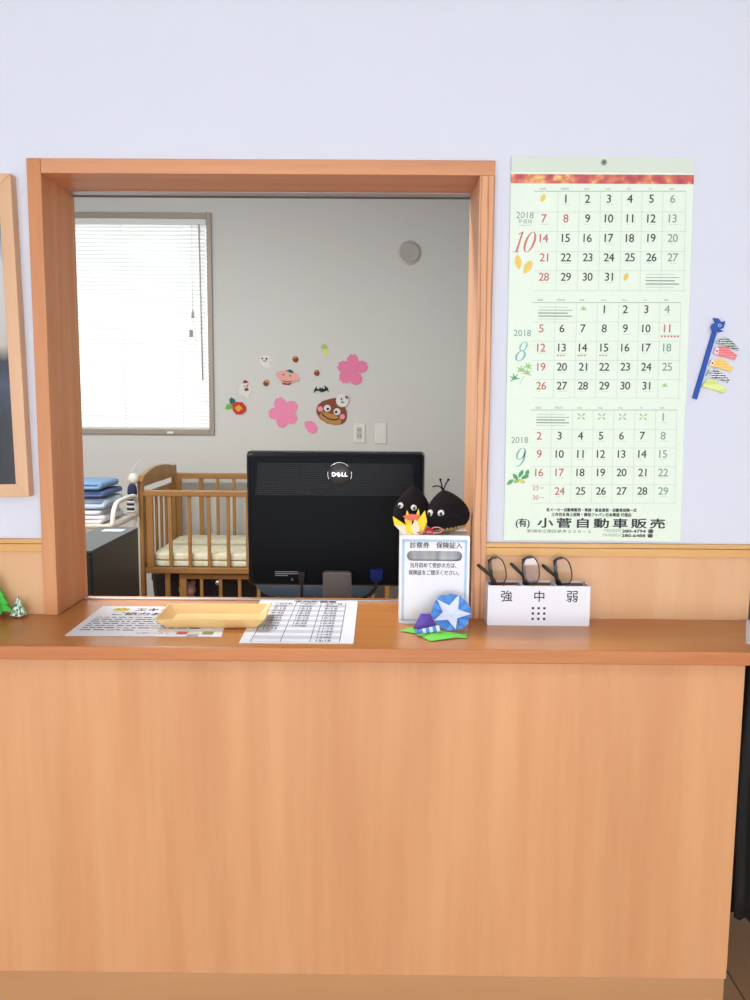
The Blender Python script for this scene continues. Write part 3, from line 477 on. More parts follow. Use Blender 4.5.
# ------------------------------------------------------------------ framed picture at the left edge
ASH = wood('pale_ash_frame', (226, 184, 146), (214, 168, 128), (10, 10, .8), .5, (.3, .7))
pf = thing('framed_picture', 'dark and blue picture in a pale wood frame left of the hatch', 'picture', (-.8755, 0, 1.263))
def pic_mat():
    m = bpy.data.materials.new('picture_print'); m.use_nodes = True; nt = m.node_tree; N = nt.nodes; bs = N['Principled BSDF']; bs.inputs['Roughness'].default_value = .25
    tc = N.new('ShaderNodeTexCoord'); sp = N.new('ShaderNodeSeparateXYZ'); nz = N.new('ShaderNodeTexNoise'); nz.inputs['Scale'].default_value = 9
    ma = N.new('ShaderNodeMath'); ma.operation = 'MULTIPLY_ADD'; ma.inputs[1].default_value = 1 / .56; ma.inputs[2].default_value = .41
    mb_ = N.new('ShaderNodeMath'); mb_.operation = 'MULTIPLY_ADD'; mb_.inputs[1].default_value = .18
    rp = N.new('ShaderNodeValToRGB'); cr = rp.color_ramp
    st = [(0, (16, 17, 22)), (.20, (20, 22, 30)), (.34, (54, 62, 84)), (.44, (26, 30, 40)), (.52, (190, 182, 172)), (.72, (206, 204, 204)), (.82, (92, 128, 166)), (1, (58, 98, 152))]
    while len(cr.elements) < len(st): cr.elements.new(.5)
    for e, (p, c_) in zip(cr.elements, st): e.position = p; e.color = lin(c_)
    L = nt.links.new
    L(tc.outputs['Object'], sp.inputs[0]); L(tc.outputs['Object'], nz.inputs['Vector']); L(sp.outputs['Z'], ma.inputs[0])
    L(nz.outputs['Fac'], mb_.inputs[0]); L(ma.outputs[0], mb_.inputs[2]); L(mb_.outputs[0], rp.inputs[0]); L(rp.outputs[0], bs.inputs['Base Color'])
    return m
mb = MB(); fw = .024; X, Z = .208, .294
mb.prism([(-X, Z), (X, Z), (X - fw, Z - fw), (-X + fw, Z - fw)], -.024, -.001, ASH, 'y'); mb.prism([(-X, -Z), (X, -Z), (X - fw, -Z + fw), (-X + fw, -Z + fw)], -.024, -.001, ASH, 'y')
mb.prism([(-X, -Z), (-X, Z), (-X + fw, Z - fw), (-X + fw, -Z + fw)], -.024, -.001, ASH, 'y'); mb.prism([(X, -Z), (X, Z), (X - fw, Z - fw), (X - fw, -Z + fw)], -.024, -.001, ASH, 'y')
mb.build('frame', pf, .001); pf.rotation_euler = (0, R(-.86), 0)
mb = MB(); mb.box(-X + fw, X - fw, -.016, -.004, -Z + fw, Z - fw, pic_mat()); mb.build('picture_print', pf)

# ================================================================== on the counter
ZC = .7400
FLATM = Matrix.Rotation(R(-90), 4, 'X')
# --- notice sheet
ns = thing('notice_sheet', 'white landscape notice with bold lettering lying at the left under the wooden tray', 'paper', (-.424, -.046, ZC), R(0))
mb = MB(); mb.M = FLATM; X, Z = .134, .106
mb.prism([(-X - .001, Z), (X - .009, Z - .002), (X + .012, -Z + .001), (-X + .003, -Z)], -.0010, -.0003, PAPER, 'y')
YP = -.0013
SOFT = mat('soft_grey_ink', (92, 92, 104), .7)
mb.disc(-.088, .077, .017, YP, -.001, mat('notice_yellow', (226, 200, 96), .7), 20, .85)
mb.line(-.097, .080, -.091, .080, .004, YP - .0001, INK); mb.line(-.085, .080, -.079, .080, .004, YP - .0001, INK)
mb.text('エキテンで', .0, .078, INK, YP, h=.022, w=.118, bold=.03); mb.line(.03, .094, .07, .094, .003, YP, mat('notice_red', (214, 76, 84), .7))
mb.text('ご協力お願い', -.02, .045, INK, YP, h=.022, w=.150, bold=.03)
for i in range(7):
    z = .018 - i * .0145; x = -.118; random.seed(40 + i)
    while x < (.09 if i < 6 else -.02):
        l = random.uniform(.006, .022); mb.line(x, z, min(x + l, .1), z, .0052, YP, SOFT if random.random() < .75 else CGD); x += l + random.uniform(.002, .006)
for x0, cc, z in ((.062, (214, 84, 92), -.083), (.084, (198, 190, 190), -.094), (.108, (126, 166, 78), -.082)):
    mb.line(x0, z, x0 + .02, z, .013, YP, mat('notice_block_%d' % cc[1], cc, .7)); mb.line(x0, z - .009, x0 + .02, z - .009, .004, YP, mat('notice_brown', (130, 84, 70), .7))
mb.text('お願いします', .02, -.0875, mat('notice_red', (214, 76, 84), .7), YP, h=.008, w=.06)
mb.build('printed_page', ns)
# --- timetable sheet
ts = thing('timetable_sheet', 'white portrait timetable with three ruled columns lying right of the wooden tray', 'paper', (-.144, -.030, ZC), 0)
mb = MB(); mb.M = FLATM; X, Z = .1015, .156
mb.prism([(-X - .003, Z), (X - .002, Z - .004), (X - .001, -Z), (-X + .005, -Z - .002)], -.0010, -.0003, PAPER, 'y')
mb.text('予約時間表', .012, .139, INK, YP, h=.015, w=.088, bold=.03)
GR = mat('timetable_band_grey', (206, 210, 222), .7); LN = mat('timetable_rule', (70, 72, 84), .7)
x0, x1, zt, zb = -.078, .076, .130, -.150; rows = 15; rh = (zt - zb) / rows
for r in range(1, rows, 2): mb.line(x0, zt - rh * (r + .5), x1, zt - rh * (r + .5), rh, YP + .0001, GR)
for k in range(4):
    xx = x0 + (x1 - x0) * k / 3; mb.line(xx, zt, xx, zb, .0012, YP, LN)
for r in range(rows + 1): mb.line(x0, zt - rh * r, x1, zt - rh * r, .0008, YP, LN if r in (0, 1, rows) else GR)
for k, (t_, n, h0) in enumerate((('平日午前', 10, 9), ('平日午後', 9, 15), ('土曜日', 14, 9))):
    xc = x0 + (x1 - x0) * (k + .5) / 3; mb.text(t_, xc, zt - rh * .5, INK, YP - .0001, h=.010, w=.036, bold=.03)
    for r in range(n): mb.text('%d:%02d' % (h0 + r // 4, (r % 4) * 15), xc - .003, zt - rh * (r + 1.5), SOFT, YP - .0001, h=.0105, w=.026, bold=.03)
mb.build('printed_page', ts)
# --- wooden tray
TRAYW = wood('tray_pale_wood', (244, 208, 148), (236, 194, 126), (.6, 10, 10), .4, (.3, .7))
tr = thing('wooden_tray', 'shallow pale wooden tray with flared sides lying across the two sheets', 'tray', (-.308, -.054, ZC + .0016), R(2))
def octo(w, d, ch, z): return [(-w + ch, -d, z), (w - ch, -d, z), (w, -d + ch, z), (w, d - ch, z), (w - ch, d, z), (-w + ch, d, z), (-w, d - ch, z), (-w, -d + ch, z)]
mb = MB()
mb.rings([octo(.083, .043, .002, 0), octo(.1005, .0600, .003, .0200), octo(.0975, .0570, .003, .0203), octo(.081, .041, .002, .0040)], TRAYW, smooth=False)
mb.build('tray_body', tr, .0006)
# --- card box
WB = mat('white_acrylic_box', (236, 236, 240), .35); PB = mat('pale_blue_border', (176, 208, 228), .6); BOXIN = mat('box_inner_grey', (166, 160, 146), .4)
cb = thing('card_collection_box', 'white upright card box with a slot and pale blue border beside the hatch jamb', 'box', (.1035, -.0095, ZC), R(-1))
def rrect(x0, x1, z0, z1, r, n=6):
    pts = []
    for cx_, cz_, a0 in ((x1 - r, z1 - r, 0), (x0 + r, z1 - r, 90), (x0 + r, z0 + r, 180), (x1 - r, z0 + r, 270)):
        for k in range(n + 1):
            t = R(a0 + 90 * k / n); pts.append((cx_ + r * math.cos(t), cz_ + r * math.sin(t)))
    return pts
W2, D2, H = .0655, .0425, .169
def holed_plate(mb, outer, inner, y0, y1, m):
    """a plate facing -y with one opening; both outlines have the same number of points"""
    n = len(outer); vs = [(p[0], y, p[1]) for y in (y0, y1) for l in (outer, inner) for p in l]
    fs = []
    for i in range(n):
        j = (i + 1) % n
        fs += [(i, j, n + j, n + i)[::1], (2 * n + j, 2 * n + i, 3 * n + i, 3 * n + j), (j, i, 2 * n + i, 2 * n + j), (n + i, n + j, 3 * n + j, 3 * n + i)]
    mb.add(vs, fs, m)
mb = MB()
holed_plate(mb, rrect(-W2, W2, 0, H, .005), rrect(-.0515, .0515, .1205, .1395, .0094), -D2, -D2 + .003, WB)
mb.box(-W2, -W2 + .003, -D2 + .003, D2, 0, H - .002, WB); mb.box(W2 - .003, W2, -D2 + .003, D2, 0, H - .002, WB)
mb.box(-W2 + .003, W2 - .003, D2 - .003, D2, 0, H - .002, WB); mb.box(-W2 + .003, W2 - .003, -D2 + .003, D2 - .003, 0, .003, WB); mb.box(-W2 + .003, W2 - .003, -D2 + .003, D2 - .003, H - .005, H - .002, WB)
yf = -D2 - .0003
a0, a1, b0, b1, tw = -.0605, .0605, .005, .161, .0045
for l in ((a0, b0 + tw / 2, a1, b0 + tw / 2), (a0, b1 - tw / 2, a1, b1 - tw / 2), (a0 + tw / 2, b0, a0 + tw / 2, b1), (a1 - tw / 2, b0, a1 - tw / 2, b1)): mb.line(*l, tw, yf, PB)
INKG = mat('soft_black_print', (66, 64, 70), .7)
mb.text2('診察券', -.028, .1505, INKG, yf, .0005, h=.0115, w=.036); mb.text2('保険証入', .027, .1505, INKG, yf, .0005, h=.0115, w=.048)
mb.text2('当月初めて受診の方は、', -.002, .1125, INKG, yf, .0004, h=.0095, w=.086); mb.text2('保険証をご提示ください。', -.001, .0985, INKG, yf, .0004, h=.0095, w=.094)
mb.build('box_body', cb)
mb = MB(); mb.box(-.060, .060, -D2 + .010, -D2 + .0135, .004, .150, ramp_noise('brushed_inner_plate', [(.35, (120, 118, 116)), (.5, (168, 166, 160)), (.62, (128, 132, 148)), (.7, (190, 188, 180))], 22, 1, .3, (1, 1, .15))); mb.build('inner_plate', cb)

# --- crocheted chestnuts on the box
YARN = mat('black_yarn', (30, 25, 27), .95, bump=.9, bscale=420, spec=.15); GOLD = mat('gold_yarn', (168, 142, 92), .85, bump=.9, bscale=420)
def chestnut(name, label, loc, rad, h, tilt, rz, base, strands):
    t = thing(name, label, 'crocheted ornament', loc, rz)
    M = Matrix.Translation((0, 0, h * .46)) @ Matrix.Rotation(tilt[0], 4, 'X') @ Matrix.Rotation(tilt[1], 4, 'Y') @ Matrix.Translation((0, 0, -h * .46))
    prof = []
    n = 44
    for i in range(n + 1):
        u = i / n
        # wide low belly, rounded shoulders drawn to a blunt point
        r = rad * (math.sqrt(max(0, 1 - ((.36 - u) / .365) ** 2)) if u < .36 else max(0, math.cos(math.pi / 2 * (u - .36) / .64)) ** .72)
        r = max(r, .0006) * (1 + .018 * math.sin(u * n * 2.05))
        prof.append((r, u * h))
    z_cut = .10 * h
    mb = MB(); mb.M = M; mb.lathe([p for p in prof if p[1] >= z_cut * .8], YARN, 40); mb.build('body', t)
    if base:
        mb = MB(); mb.M = M
        pr = [(max(r * 1.02, .001), z) for r, z in prof if z <= z_cut]
        mb.lathe(pr, GOLD, 40)
        for k in range(26):
            a = 2 * math.pi * k / 26; rr = pr[-1][0] * 1.0
            mb.ball((rr * math.cos(a), rr * math.sin(a), z_cut + .001), (.0032, .0032, .0042), GOLD, 8, 6)
        mb.build('base', t, label='gold crocheted base')
    return t, M
def eyes(t, M, spots, r):
    for x, y, z, nx in spots:
        e = MB(); e.M = M @ Matrix.Translation((x, y, z)) @ Matrix.Rotation(nx, 4, 'Z')
        e.lathe([(.0003, .0036), (r * .7, .0032), (r, .0015), (r, -.001)], WHITE_PL, 18, axis='y'); ob = e.build('eye', t, label='white googly eye')
        p = MB(); p.M = e.M; p.disc(.0004, -r * .22, r * .48, -.0042, -.0034, BLACKP, 14, 1.25); p.build('pupil', ob)
t, M = chestnut('crocheted_chestnut', 'black crocheted chestnut with gold base and yarn sprigs, on the right of the card box', (.1275, -.010, ZC + .1692), .0430, .081, (R(-4), R(-10)), R(-4), True, True)
eyes(t, M, [(-.0300, -.0268, .043, R(-44)), (-.0105, -.0390, .040, R(-12))], .0062)
mb = MB(); mb.M = M; zt = .079
for a, b in ((((0, 0, zt), (-.004, 0, .088), (-.011, -.001, .0905), (-.019, -.001, .090)), 0), (((0, 0, zt), (-.001, 0, .090), (-.002, 0, .101)), 1), (((0, 0, zt), (.006, 0, .090), (.013, -.001, .0985)), 1)):
    mb.tube(a, .0013, YARN, 6)
    if b: mb.ball(a[-1], .0024, YARN, 8, 6)
mb.build('yarn_sprig', t)
t, M = chestnut('crocheted_chestnut', 'black crocheted chestnut behind the yellow paper flower, on the left of the card box', (.0630, .0145, ZC + .1692), .0360, .0860, (0, R(3)), 0, False, False)
eyes(t, M, [(-.0235, -.0245, .049, R(-42)), (.001, -.0345, .0475, R(3))], .0056)

# --- yellow origami crown and the red and pink ornament
YEL = mat('yellow_origami', (250, 224, 52), .7); CREAM = mat('cream_origami', (250, 226, 198), .7); SAL = mat('salmon_origami', (226, 112, 96), .7)
oc = thing('origami_lily', 'yellow and salmon folded paper flower standing in front of the left crocheted chestnut', 'origami', (.0620, -.040, ZC + .1695), R(-3))
def petal(mb, x, z0, tipx, tipz, w, y, lean, ma, mbk):
    base = [(x - w * .28, y, z0), (x + w * .28, y, z0)]; mid = [(x - w * .5 + (tipx - x) * .45, y - lean * .5, z0 + (tipz - z0) * .5), (x + w * .5 + (tipx - x) * .45, y - lean * .5, z0 + (tipz - z0) * .5)]
    tip = (tipx, y - lean, tipz)
    vs = [base[0], base[1], mid[1], tip, mid[0]]; th = [(p[0], p[1] + .0012, p[2]) for p in vs]
    mb.add(vs + th, [(0, 1, 2, 4), (5, 9, 7, 6), (0, 4, 9, 5), (1, 6, 7, 2)], mbk); mb.add(vs + th, [(4, 2, 3), (9, 8, 7), (4, 3, 8, 9), (2, 7, 8, 3)], ma)
def pt(name, lbl, *args):
    mb = MB()
    for a in args: petal(mb, *a)
    mb.build(name, oc, label=lbl)
pt('petal', None, (-.012, 0, -.0375, .034, .022, -.001, .007, YEL, CREAM))
pt('petal', None, (-.006, .006, -.0115, .044, .014, .006, .0, YEL, YEL))
pt('petal', None, (.006, .006, .0105, .047, .013, .007, .0, YEL, YEL))
pt('petal', None, (.012, 0, .0225, .046, .020, -.001, .006, YEL, YEL))
pt('petal', None, (-.0045, 0, -.0065, .027, .014, -.007, .003, YEL, YEL), )
pt('petal', 'cream folded petal', (.006, 0, .005, .029, .017, -.008, .002, CREAM, CREAM))
mb = MB(); mb.prism([(-.019, .033), (-.006, .0375), (.010, .0365), (.013, .032), (.003, .025), (-.010, .026)], .0, .0018, SAL, 'y'); mb.build('inner_fold', oc, label='salmon paper fold inside the flower')
rb = thing('ribbon_ornament', 'tiny red bead with a looped pink cord on the front of the card box top', 'ornament', (.0865, -.044, ZC + .1692))
PK = mat('pink_cord', (240, 150, 160), .7); RD = mat('red_bead', (190, 34, 46), .35)
mb = MB(); mb.ball((.006, 0, .0065), (.0095, .006, .006), RD, 14, 8); mb.build('bead', rb)
mb = MB(); mb.tube([(-.020 + .034 * k / 12 + .002 * math.sin(k * 2.1), -.003 + .002 * math.cos(k), .0032 + .0028 * abs(math.sin(k * 1.3))) for k in range(13)], .0018, PK, 6)
mb.tube([(.020 + .0105 * math.cos(a), 0, .0085 + .0055 * math.sin(a)) for a in [2 * math.pi * k / 14 for k in range(14)]], .0013, PK, 6, closed=True)
mb.tube([(-.022, -.002, .010), (-.018, -.003, .004), (-.014, -.003, .0022)], .0018, PK, 6); mb.build('cord', rb)

# --- origami morning glory
GRN = mat('green_origami', (122, 222, 80), .65); GRN2 = mat('deep_green_origami', (110, 210, 76), .65); BLU = mat('blue_origami', (84, 146, 222), .6); STAR = mat('pale_star_origami', (220, 226, 246), .6); PUR = mat('purple_origami', (92, 66, 164), .6)
mg = thing('origami_morning_glory', 'blue origami morning glory with white star on green leaves before the card box', 'origami', (.112, -.105, ZC + .0004))
mb = MB()
mb.add([(-.046, -.018, .001), (-.022, -.064, .001), (.020, -.046, .002), (.026, -.014, .003), (-.030, .012, .003), (-.016, -.022, .0075)], [(0, 1, 5), (1, 2, 5), (2, 3, 5), (3, 4, 5), (4, 0, 5), (4, 3, 2, 1, 0)], GRN)
mb.build('leaf', mg, label='broad green folded leaf')
mb = MB(); mb.add([(-.074, .000, .001), (-.046, -.016, .001), (-.040, .026, .003), (-.052, .008, .006)], [(0, 1, 3), (1, 2, 3), (2, 0, 3), (2, 1, 0)], GRN2); mb.build('leaf', mg)
mb = MB(); mb.add([(.018, -.040, .001), (.044, -.044, .001), (.046, -.022, .0015), (.022, -.016, .003), (.031, -.030, .005)], [(0, 1, 4), (1, 2, 4), (2, 3, 4), (3, 0, 4), (3, 2, 1, 0)], GRN2); mb.build('leaf', mg)
fl = MB(); fl.M = Matrix.Translation((.0195, .008, .0325)) @ Matrix.Rotation(R(-36), 4, 'X')
n = 24; rim = []; mid = []
for k in range(n):
    t = 2 * math.pi * k / n; rr = .0362 * (1 if k % 4 < 2 else .965); fold = .0022 if k % 2 else -.0016
    rim.append((rr * math.cos(t), -.006 + fold, rr * math.sin(t))); mid.append((.016 * math.cos(t), .002 + fold * .4, .016 * math.sin(t)))
cen = (0, .008, 0); vs = rim + mid + [cen]
fl.add(vs, [(k, (k + 1) % n, n + (k + 1) % n, n + k)[::-1] for k in range(n)] + [(n + k, n + (k + 1) % n, 2 * n)[::-1] for k in range(n)], BLU)
bk = [(p[0], p[1] + .0012, p[2]) for p in vs]; fl.add(bk, [(k, (k + 1) % n, n + (k + 1) % n, n + k) for k in range(n)] + [(n + k, n + (k + 1) % n, 2 * n) for k in range(n)], BLU)
of = fl.build('flower', mg)
sm = MB(); sm.M = fl.M
for k, rk in enumerate((.037, .035, .0365, .034, .036)):
    t = R(65 + 72 * k); a, b = t - R(36), t + R(36)
    P_ = lambda r, t_: (r * math.cos(t_), .0052 - r * .42 * (.9 if r > .02 else 1), r * math.sin(t_))
    sm.add([(0, .0045, 0), P_(.0150, a), P_(rk, t), P_(.0150, b)], [(0, 1, 2), (0, 2, 3)], STAR)
sm.build('star', of, label='pale white five-pointed star')
mb = MB(); mb.add([(-.050, -.008, .008), (-.036, -.002, .034), (-.018, -.002, .034), (-.010, -.010, .014), (-.034, -.016, .006), (-.028, -.016, .022), (-.030, .004, .012)], [(0, 5, 1), (1, 5, 2), (2, 5, 3), (3, 5, 4), (4, 5, 0), (0, 1, 6), (1, 2, 6), (2, 3, 6), (3, 4, 6), (4, 0, 6)], PUR); mb.build('bud', mg, label='purple folded bud')
mb = MB(); p0, p1 = Vector((-.047, -.032, .0075)), Vector((-.004, -.024, .0125)); segs = 7
for k in range(segs):
    a, b = p0.lerp(p1, k / segs), p0.lerp(p1, (k + 1) / segs); mb.tube([a, b], [.0036 + .0004 * k, .0040 + .0004 * k], STAR if k in (2, 4, 6) else BLU, 8)
mb.build('rolled_bud', mg, label='blue and white rolled bud')

# --- spectacles in their rack
gb = thing('glasses_rack', 'white three-compartment rack lettered in black for reading glasses, on the counter right of the hatch', 'glasses rack', (.2985, -.0325, ZC), R(0))
GW = mat('white_rack_board', (236, 236, 242), .45); WIN_ = mat('brown_rack_lining', (150, 96, 66), .6)
mb = MB(); gx, gy, gh = .0955, .0255, .076; tk = .003
mb.box(-gx, gx, -gy, -gy + tk, 0, gh, GW); mb.box(-gx, gx, gy - tk, gy, 0, gh, GW); mb.box(-gx, -gx + tk, -gy + tk, gy - tk, 0, gh, GW); mb.box(gx - tk, gx, -gy + tk, gy - tk, 0, gh, GW)
mb.box(-gx + tk, gx - tk, -gy + tk, gy - tk, 0, .003, GW)
for xx in (-.0305, .0325): mb.box(xx - .002, xx + .002, -gy + tk, gy - tk, .003, gh, GW)
for x0, x1 in ((-gx + tk, -.0325), (-.0285, .0305), (.0345, gx - tk)): mb.box(x0 + .0002, x1 - .0002, gy - tk - .0012, gy - tk - .0002, .004, gh - .004, WIN_)
yg = -gy - .0003
for ch, xx in (('強', -.0605), ('中', .0005), ('弱', .0615)): mb.text(ch, xx, .0565, INK, yg, h=.0215, bold=.008)
for i in (-1, 0, 1):
    for k in (-1, 0, 1): mb.flat([(i * .0107 + sx_ * .0022, .0235 + k * .0102 + sz_ * .0022) for sx_, sz_ in ((-1, -1), (1, -1), (1, 1), (-1, 1))], yg, INK)
mb.build('rack_body', gb, .0006)
for nm, cc, xx in (('red', (200, 60, 60), -.067), ('green', (90, 160, 90), -.012), ('blue', (90, 130, 210), .052)):
    mb = MB(); mb.box(xx - .003, xx + .003, -gy - .0006, -gy + .004, gh - .0002, gh + .001, mat('dot_' + nm, cc, .6)); mb.build('colour_dot', gb, label=nm + ' colour dot')
FR = [mat('spectacle_brown_black', (44, 30, 28), .3), mat('spectacle_charcoal', (40, 40, 44), .3), mat('spectacle_black', (20, 20, 22), .3)]
LENS = glass('spectacle_lens', (246, 244, 240), .02, .02); LENS2 = glass('spectacle_lens_shiny', (236, 232, 234), .03, .11)
def spectacles(label, x, m, lens, rz, tilt):
    s = thing('reading_glasses', label, 'glasses', (x, -.0330, ZC + .0066), rz, 'reading glasses in the rack')
    M = Matrix.Rotation(tilt, 4, 'Y')
    def rim(cz): return [(.0155 * math.copysign(abs(math.cos(a)) ** .8, math.cos(a)), 0, cz + .0262 * math.copysign(abs(math.sin(a)) ** .9, math.sin(a))) for a in [2 * math.pi * k / 28 for k in range(28)]]
    mb = MB(); mb.M = M
    for cz in (.0275, .0945): mb.tube(rim(cz), .0012, m, 6, closed=True)
    mb.tube([(-.006, .0, .0525), (-.009, -.003, .061), (-.006, .0, .0695)], .0013, m, 6)           # bridge
    for z_ in (.0945 + .0262, .0013): mb.box(-.004, .004, -.002, .005, z_ - .0025, z_ + .0018, m)    # end pieces
    mb.build('frame', s)
    for cz in (.0275, .0945):
        mb = MB(); mb.M = M; mb.prism([(p[0] * .94, p[2] * 1. + (cz - p[2]) * .06) for p in rim(cz)], -.0005, .0005, lens, 'y'); mb.build('lens', s)
    mb = MB(); mb.M = M
    mb.tube([(-.001, .0045, .121), (-.0105, .006, .116), (-.0135, .0075, .08), (-.012, .009, .03), (-.006, .0095, .012)], [.0024, .0036, .0036, .003, .0026], m, 8); mb.build('temple', s)
    mb = MB(); mb.M = M
    mb.tube([(.000, .0055, .003), (-.004, .010, .04), (-.009, .0115, .074), (-.0165, .0120, .088), (-.0300, .0125, .1055), (-.0345, .0125, .1115)], [.0018, .002, .0024, .0028, .0034, .0026], m, 8); mb.build('temple', s)
    return s
spectacles('brown-black folded reading glasses standing in the left compartment of the rack', .2450, FR[0], LENS, R(-5), R(-13))
spectacles('charcoal folded reading glasses with shiny lens standing in the middle compartment of the rack', .3000, FR[1], LENS2, R(4), R(-8))
spectacles('black folded reading glasses standing in the right compartment of the rack', .3690, FR[2], LENS, R(-5), R(-13))

# --- paper trees at the left edge
TG = mat('bright_green_paper', (84, 214, 84), .65); TR_ = mat('red_paper', (186, 52, 44), .65)
gt = thing('origami_tree', 'bright green tiered paper tree with a red foot at the left edge', 'origami', (-.738, -.032, ZC)); gt.scale = (1.08, 1.08, 1.12)
mb = MB()
for z0, z1, r0, r1 in ((.014, .036, .034, .012), (.027, .049, .028, .009), (.040, .062, .021, .006), (.052, .076, .014, .0006)):
    k8 = 16; ra = [(r0 * (1 if k % 2 == 0 else .72) * math.cos(2 * math.pi * k / k8), r0 * (1 if k % 2 == 0 else .72) * math.sin(2 * math.pi * k / k8), z0 - (.004 if k % 2 == 0 else 0)) for k in range(k8)]
    rb_ = [(r1 * math.cos(2 * math.pi * k / k8), r1 * math.sin(2 * math.pi * k / k8), z1) for k in range(k8)]
    mb.rings([ra, rb_], TG, smooth=False)
mb.build('foliage', gt)
mb = MB(); mb.lathe([(.016, 0), (.012, .014)], TR_, 8, smooth=False); mb.build('foot', gt, label='red paper foot')
PT_ = ramp_noise('leaf_patterned_paper', [(.40, (48, 112, 78)), (.50, (146, 196, 160)), (.56, (228, 238, 226)), (.7, (236, 240, 232))], 280, 2, .65, (1, 1, .6))
st_ = thing('origami_tree', 'small cone paper tree in green and white patterned paper, left of the jamb', 'origami', (-.690, -.030, ZC), R(20)); st_.scale = (.8, .8, .93)
mb = MB(); tri = [(.0200 * math.cos(R(a)), .0150 * math.sin(R(a)), .004 + (.0 if i % 2 else .003)) for i, a in enumerate((225, 270, 315, 0, 45, 90, 135, 180))]
mb.rings([tri, [(.0005 * math.cos(R(a)), .0005 * math.sin(R(a)), .0445) for a in (225, 270, 315, 0, 45, 90, 135, 180)]], PT_, smooth=False); mb.build('foliage', st_)
mb = MB(); mb.box(-.008, .008, -.006, .006, 0, .0062, TR_); mb.build('foot', st_, label='red paper foot')

# --- loose sheets at the right end, cloth bag under the counter's end
lp = []
for k in range(3):
    mb = MB(); mb.M = Matrix.Translation((.712 + .002 * k, -.112, ZC + .0004 + .0013 * k)) @ Matrix.Rotation(R(-24 + k), 4, 'Z')
    mb.box(-.045, .06, -.075, .085, 0, .0011, PAPER); o = mb.build('paper_sheet')
    tag(o, ('white sheet lowest in the small pile at the right end of the counter', 'white sheet in the middle of the pile at the right end of the counter', 'white sheet topmost of the pile at the right end of the counter')[k], 'paper', 'sheets at the right end of the counter')
BC = mat('black_cloth', (24, 22, 22), .8, bump=.4, bscale=300); BC2 = mat('black_cloth_sheen', (40, 38, 40), .55)
bg = thing('black_bag', 'black pleated cloth bag hanging under the right end of the counter', 'bag', (.752, -.075, .2))
mb = MB(); rings = []; n = 44
for lev in range(15):
    z = .505 * lev / 14; rr = []
    for k in range(n):
        a = 2 * math.pi * k / n; pl = .007 * math.sin(11 * a + .9 * math.sin(z * 9)) * (1 - .5 * z / .505)
        w = .078 - .012 * abs(z / .505 - .55); d = .040 * (1 - .25 * (z / .505) ** 4)
        rr.append(((w + pl) * math.copysign(abs(math.cos(a)) ** .8, math.cos(a)), (d + pl) * math.copysign(abs(math.sin(a)) ** .8, math.sin(a)), z - (.02 * abs(math.sin(5.5 * a)) if lev == 0 else 0)))
    rings.append(rr)
mb.rings(rings, BC); mb.build('bag_body', bg)
mb = MB(); mb.tube([(-.06, 0, .48), (-.05, -.006, .501), (0, -.008, .5085), (.05, -.006, .501), (.06, 0, .48)], .008, BC2, 8); mb.build('handle', bg)

# ================================================================== office behind the hatch
DESKW = wood('desk_board', (186, 140, 96), (170, 122, 80), (.6, 6, 6), .4, (.3, .7))
GREYM = mat('grey_desk_metal', (150, 150, 150), .5, .3)
dk = thing('office_desk', 'low narrow office desk hidden behind the counter under the black monitor', 'desk', (-.1, .40, 0))
mb = MB(); mb.box(-.5, .45, -.235, .215, .575, .60, DESKW); mb.build('desk_top', dk, .003)
for x in (-.48, .41):
    mb = MB(); mb.box(x, x + .025, -.21, .20, 0, .575, GREYM); mb.build('side_panel', dk, .002)

# --- monitor, seen from behind
MBL = mat('monitor_black_shell', (15, 18, 22), .45, spec=.08); MBL2 = mat('monitor_ridge_black', (34, 36, 41), .4, spec=.2); NECK = mat('monitor_stand_grey', (112, 106, 104), .42, .2); SIL = mat('badge_silver', (214, 214, 216), .25, .9)
BADGE = mat('badge_dark_grey', (62, 60, 62), .35, .5); SCR = mat('screen_black', (8, 9, 11), .15)
mn = thing('computer_monitor', 'black computer monitor seen from behind with a round silver badge', 'monitor', (-.1035, .36, .60), R(0))
MT = Matrix.Translation((0, 0, .2805)) @ Matrix.Rotation(R(2.5), 4, 'X')
def rr3(w, h, r, y): return [(p[0], y, p[1]) for p in rrect(-w, w, -h, h, r, 5)]
mb = MB(); mb.M = MT
w, h = .2085, .1605
GLO = mat('monitor_gloss_edge', (20, 22, 27), .12)
L_ = [rr3(w - .003, h - .003, .008, .020), rr3(w, h, .010, .014), rr3(w, h, .010, -.006), rr3(w - .003, h - .003, .010, -.018), rr3(w - .007, h - .006, .012, -.025), rr3(w - .014, h - .010, .014, -.030)]
mb.rings(L_[:2], MBL, smooth=False); mb.rings(L_[1:4], GLO, caps=False, smooth=False); mb.rings(L_[3:], MBL, smooth=False); shell = mb.build('casing', mn, .0015)
mb = MB(); mb.M = MT; mb.box(-w + .014, w - .014, .0195, .0206, -h + .016, h - .014, SCR); mb.build('screen', mn)
mb = MB(); mb.M = MT
for k in range(17):
    z = .062 + k * .0045; mb.box(-.186 + .0006 * k, .186 - .0006 * k, -.0318, -.0295, z - .0011, z + .0011, MBL2)
for k in range(65):
    x = -.179 + k * .0056
    mb.box(x - .0005, x + .0005, -.0310, -.0295, .062, .134, MBL2)
mb.build('vent_grille', mn, label='ridged ventilation band')
mb = MB(); mb.M = MT; bz = .1105; bx = .0105
mb.lathe([(.0002, .0350), (.0245, .0345), (.0265, .0325), (.0265, .029)], BADGE, 36, c=(bx, bz), axis='y'); bd = mb.build('badge', mn, label='round dark grey badge')
mb = MB(); mb.M = MT
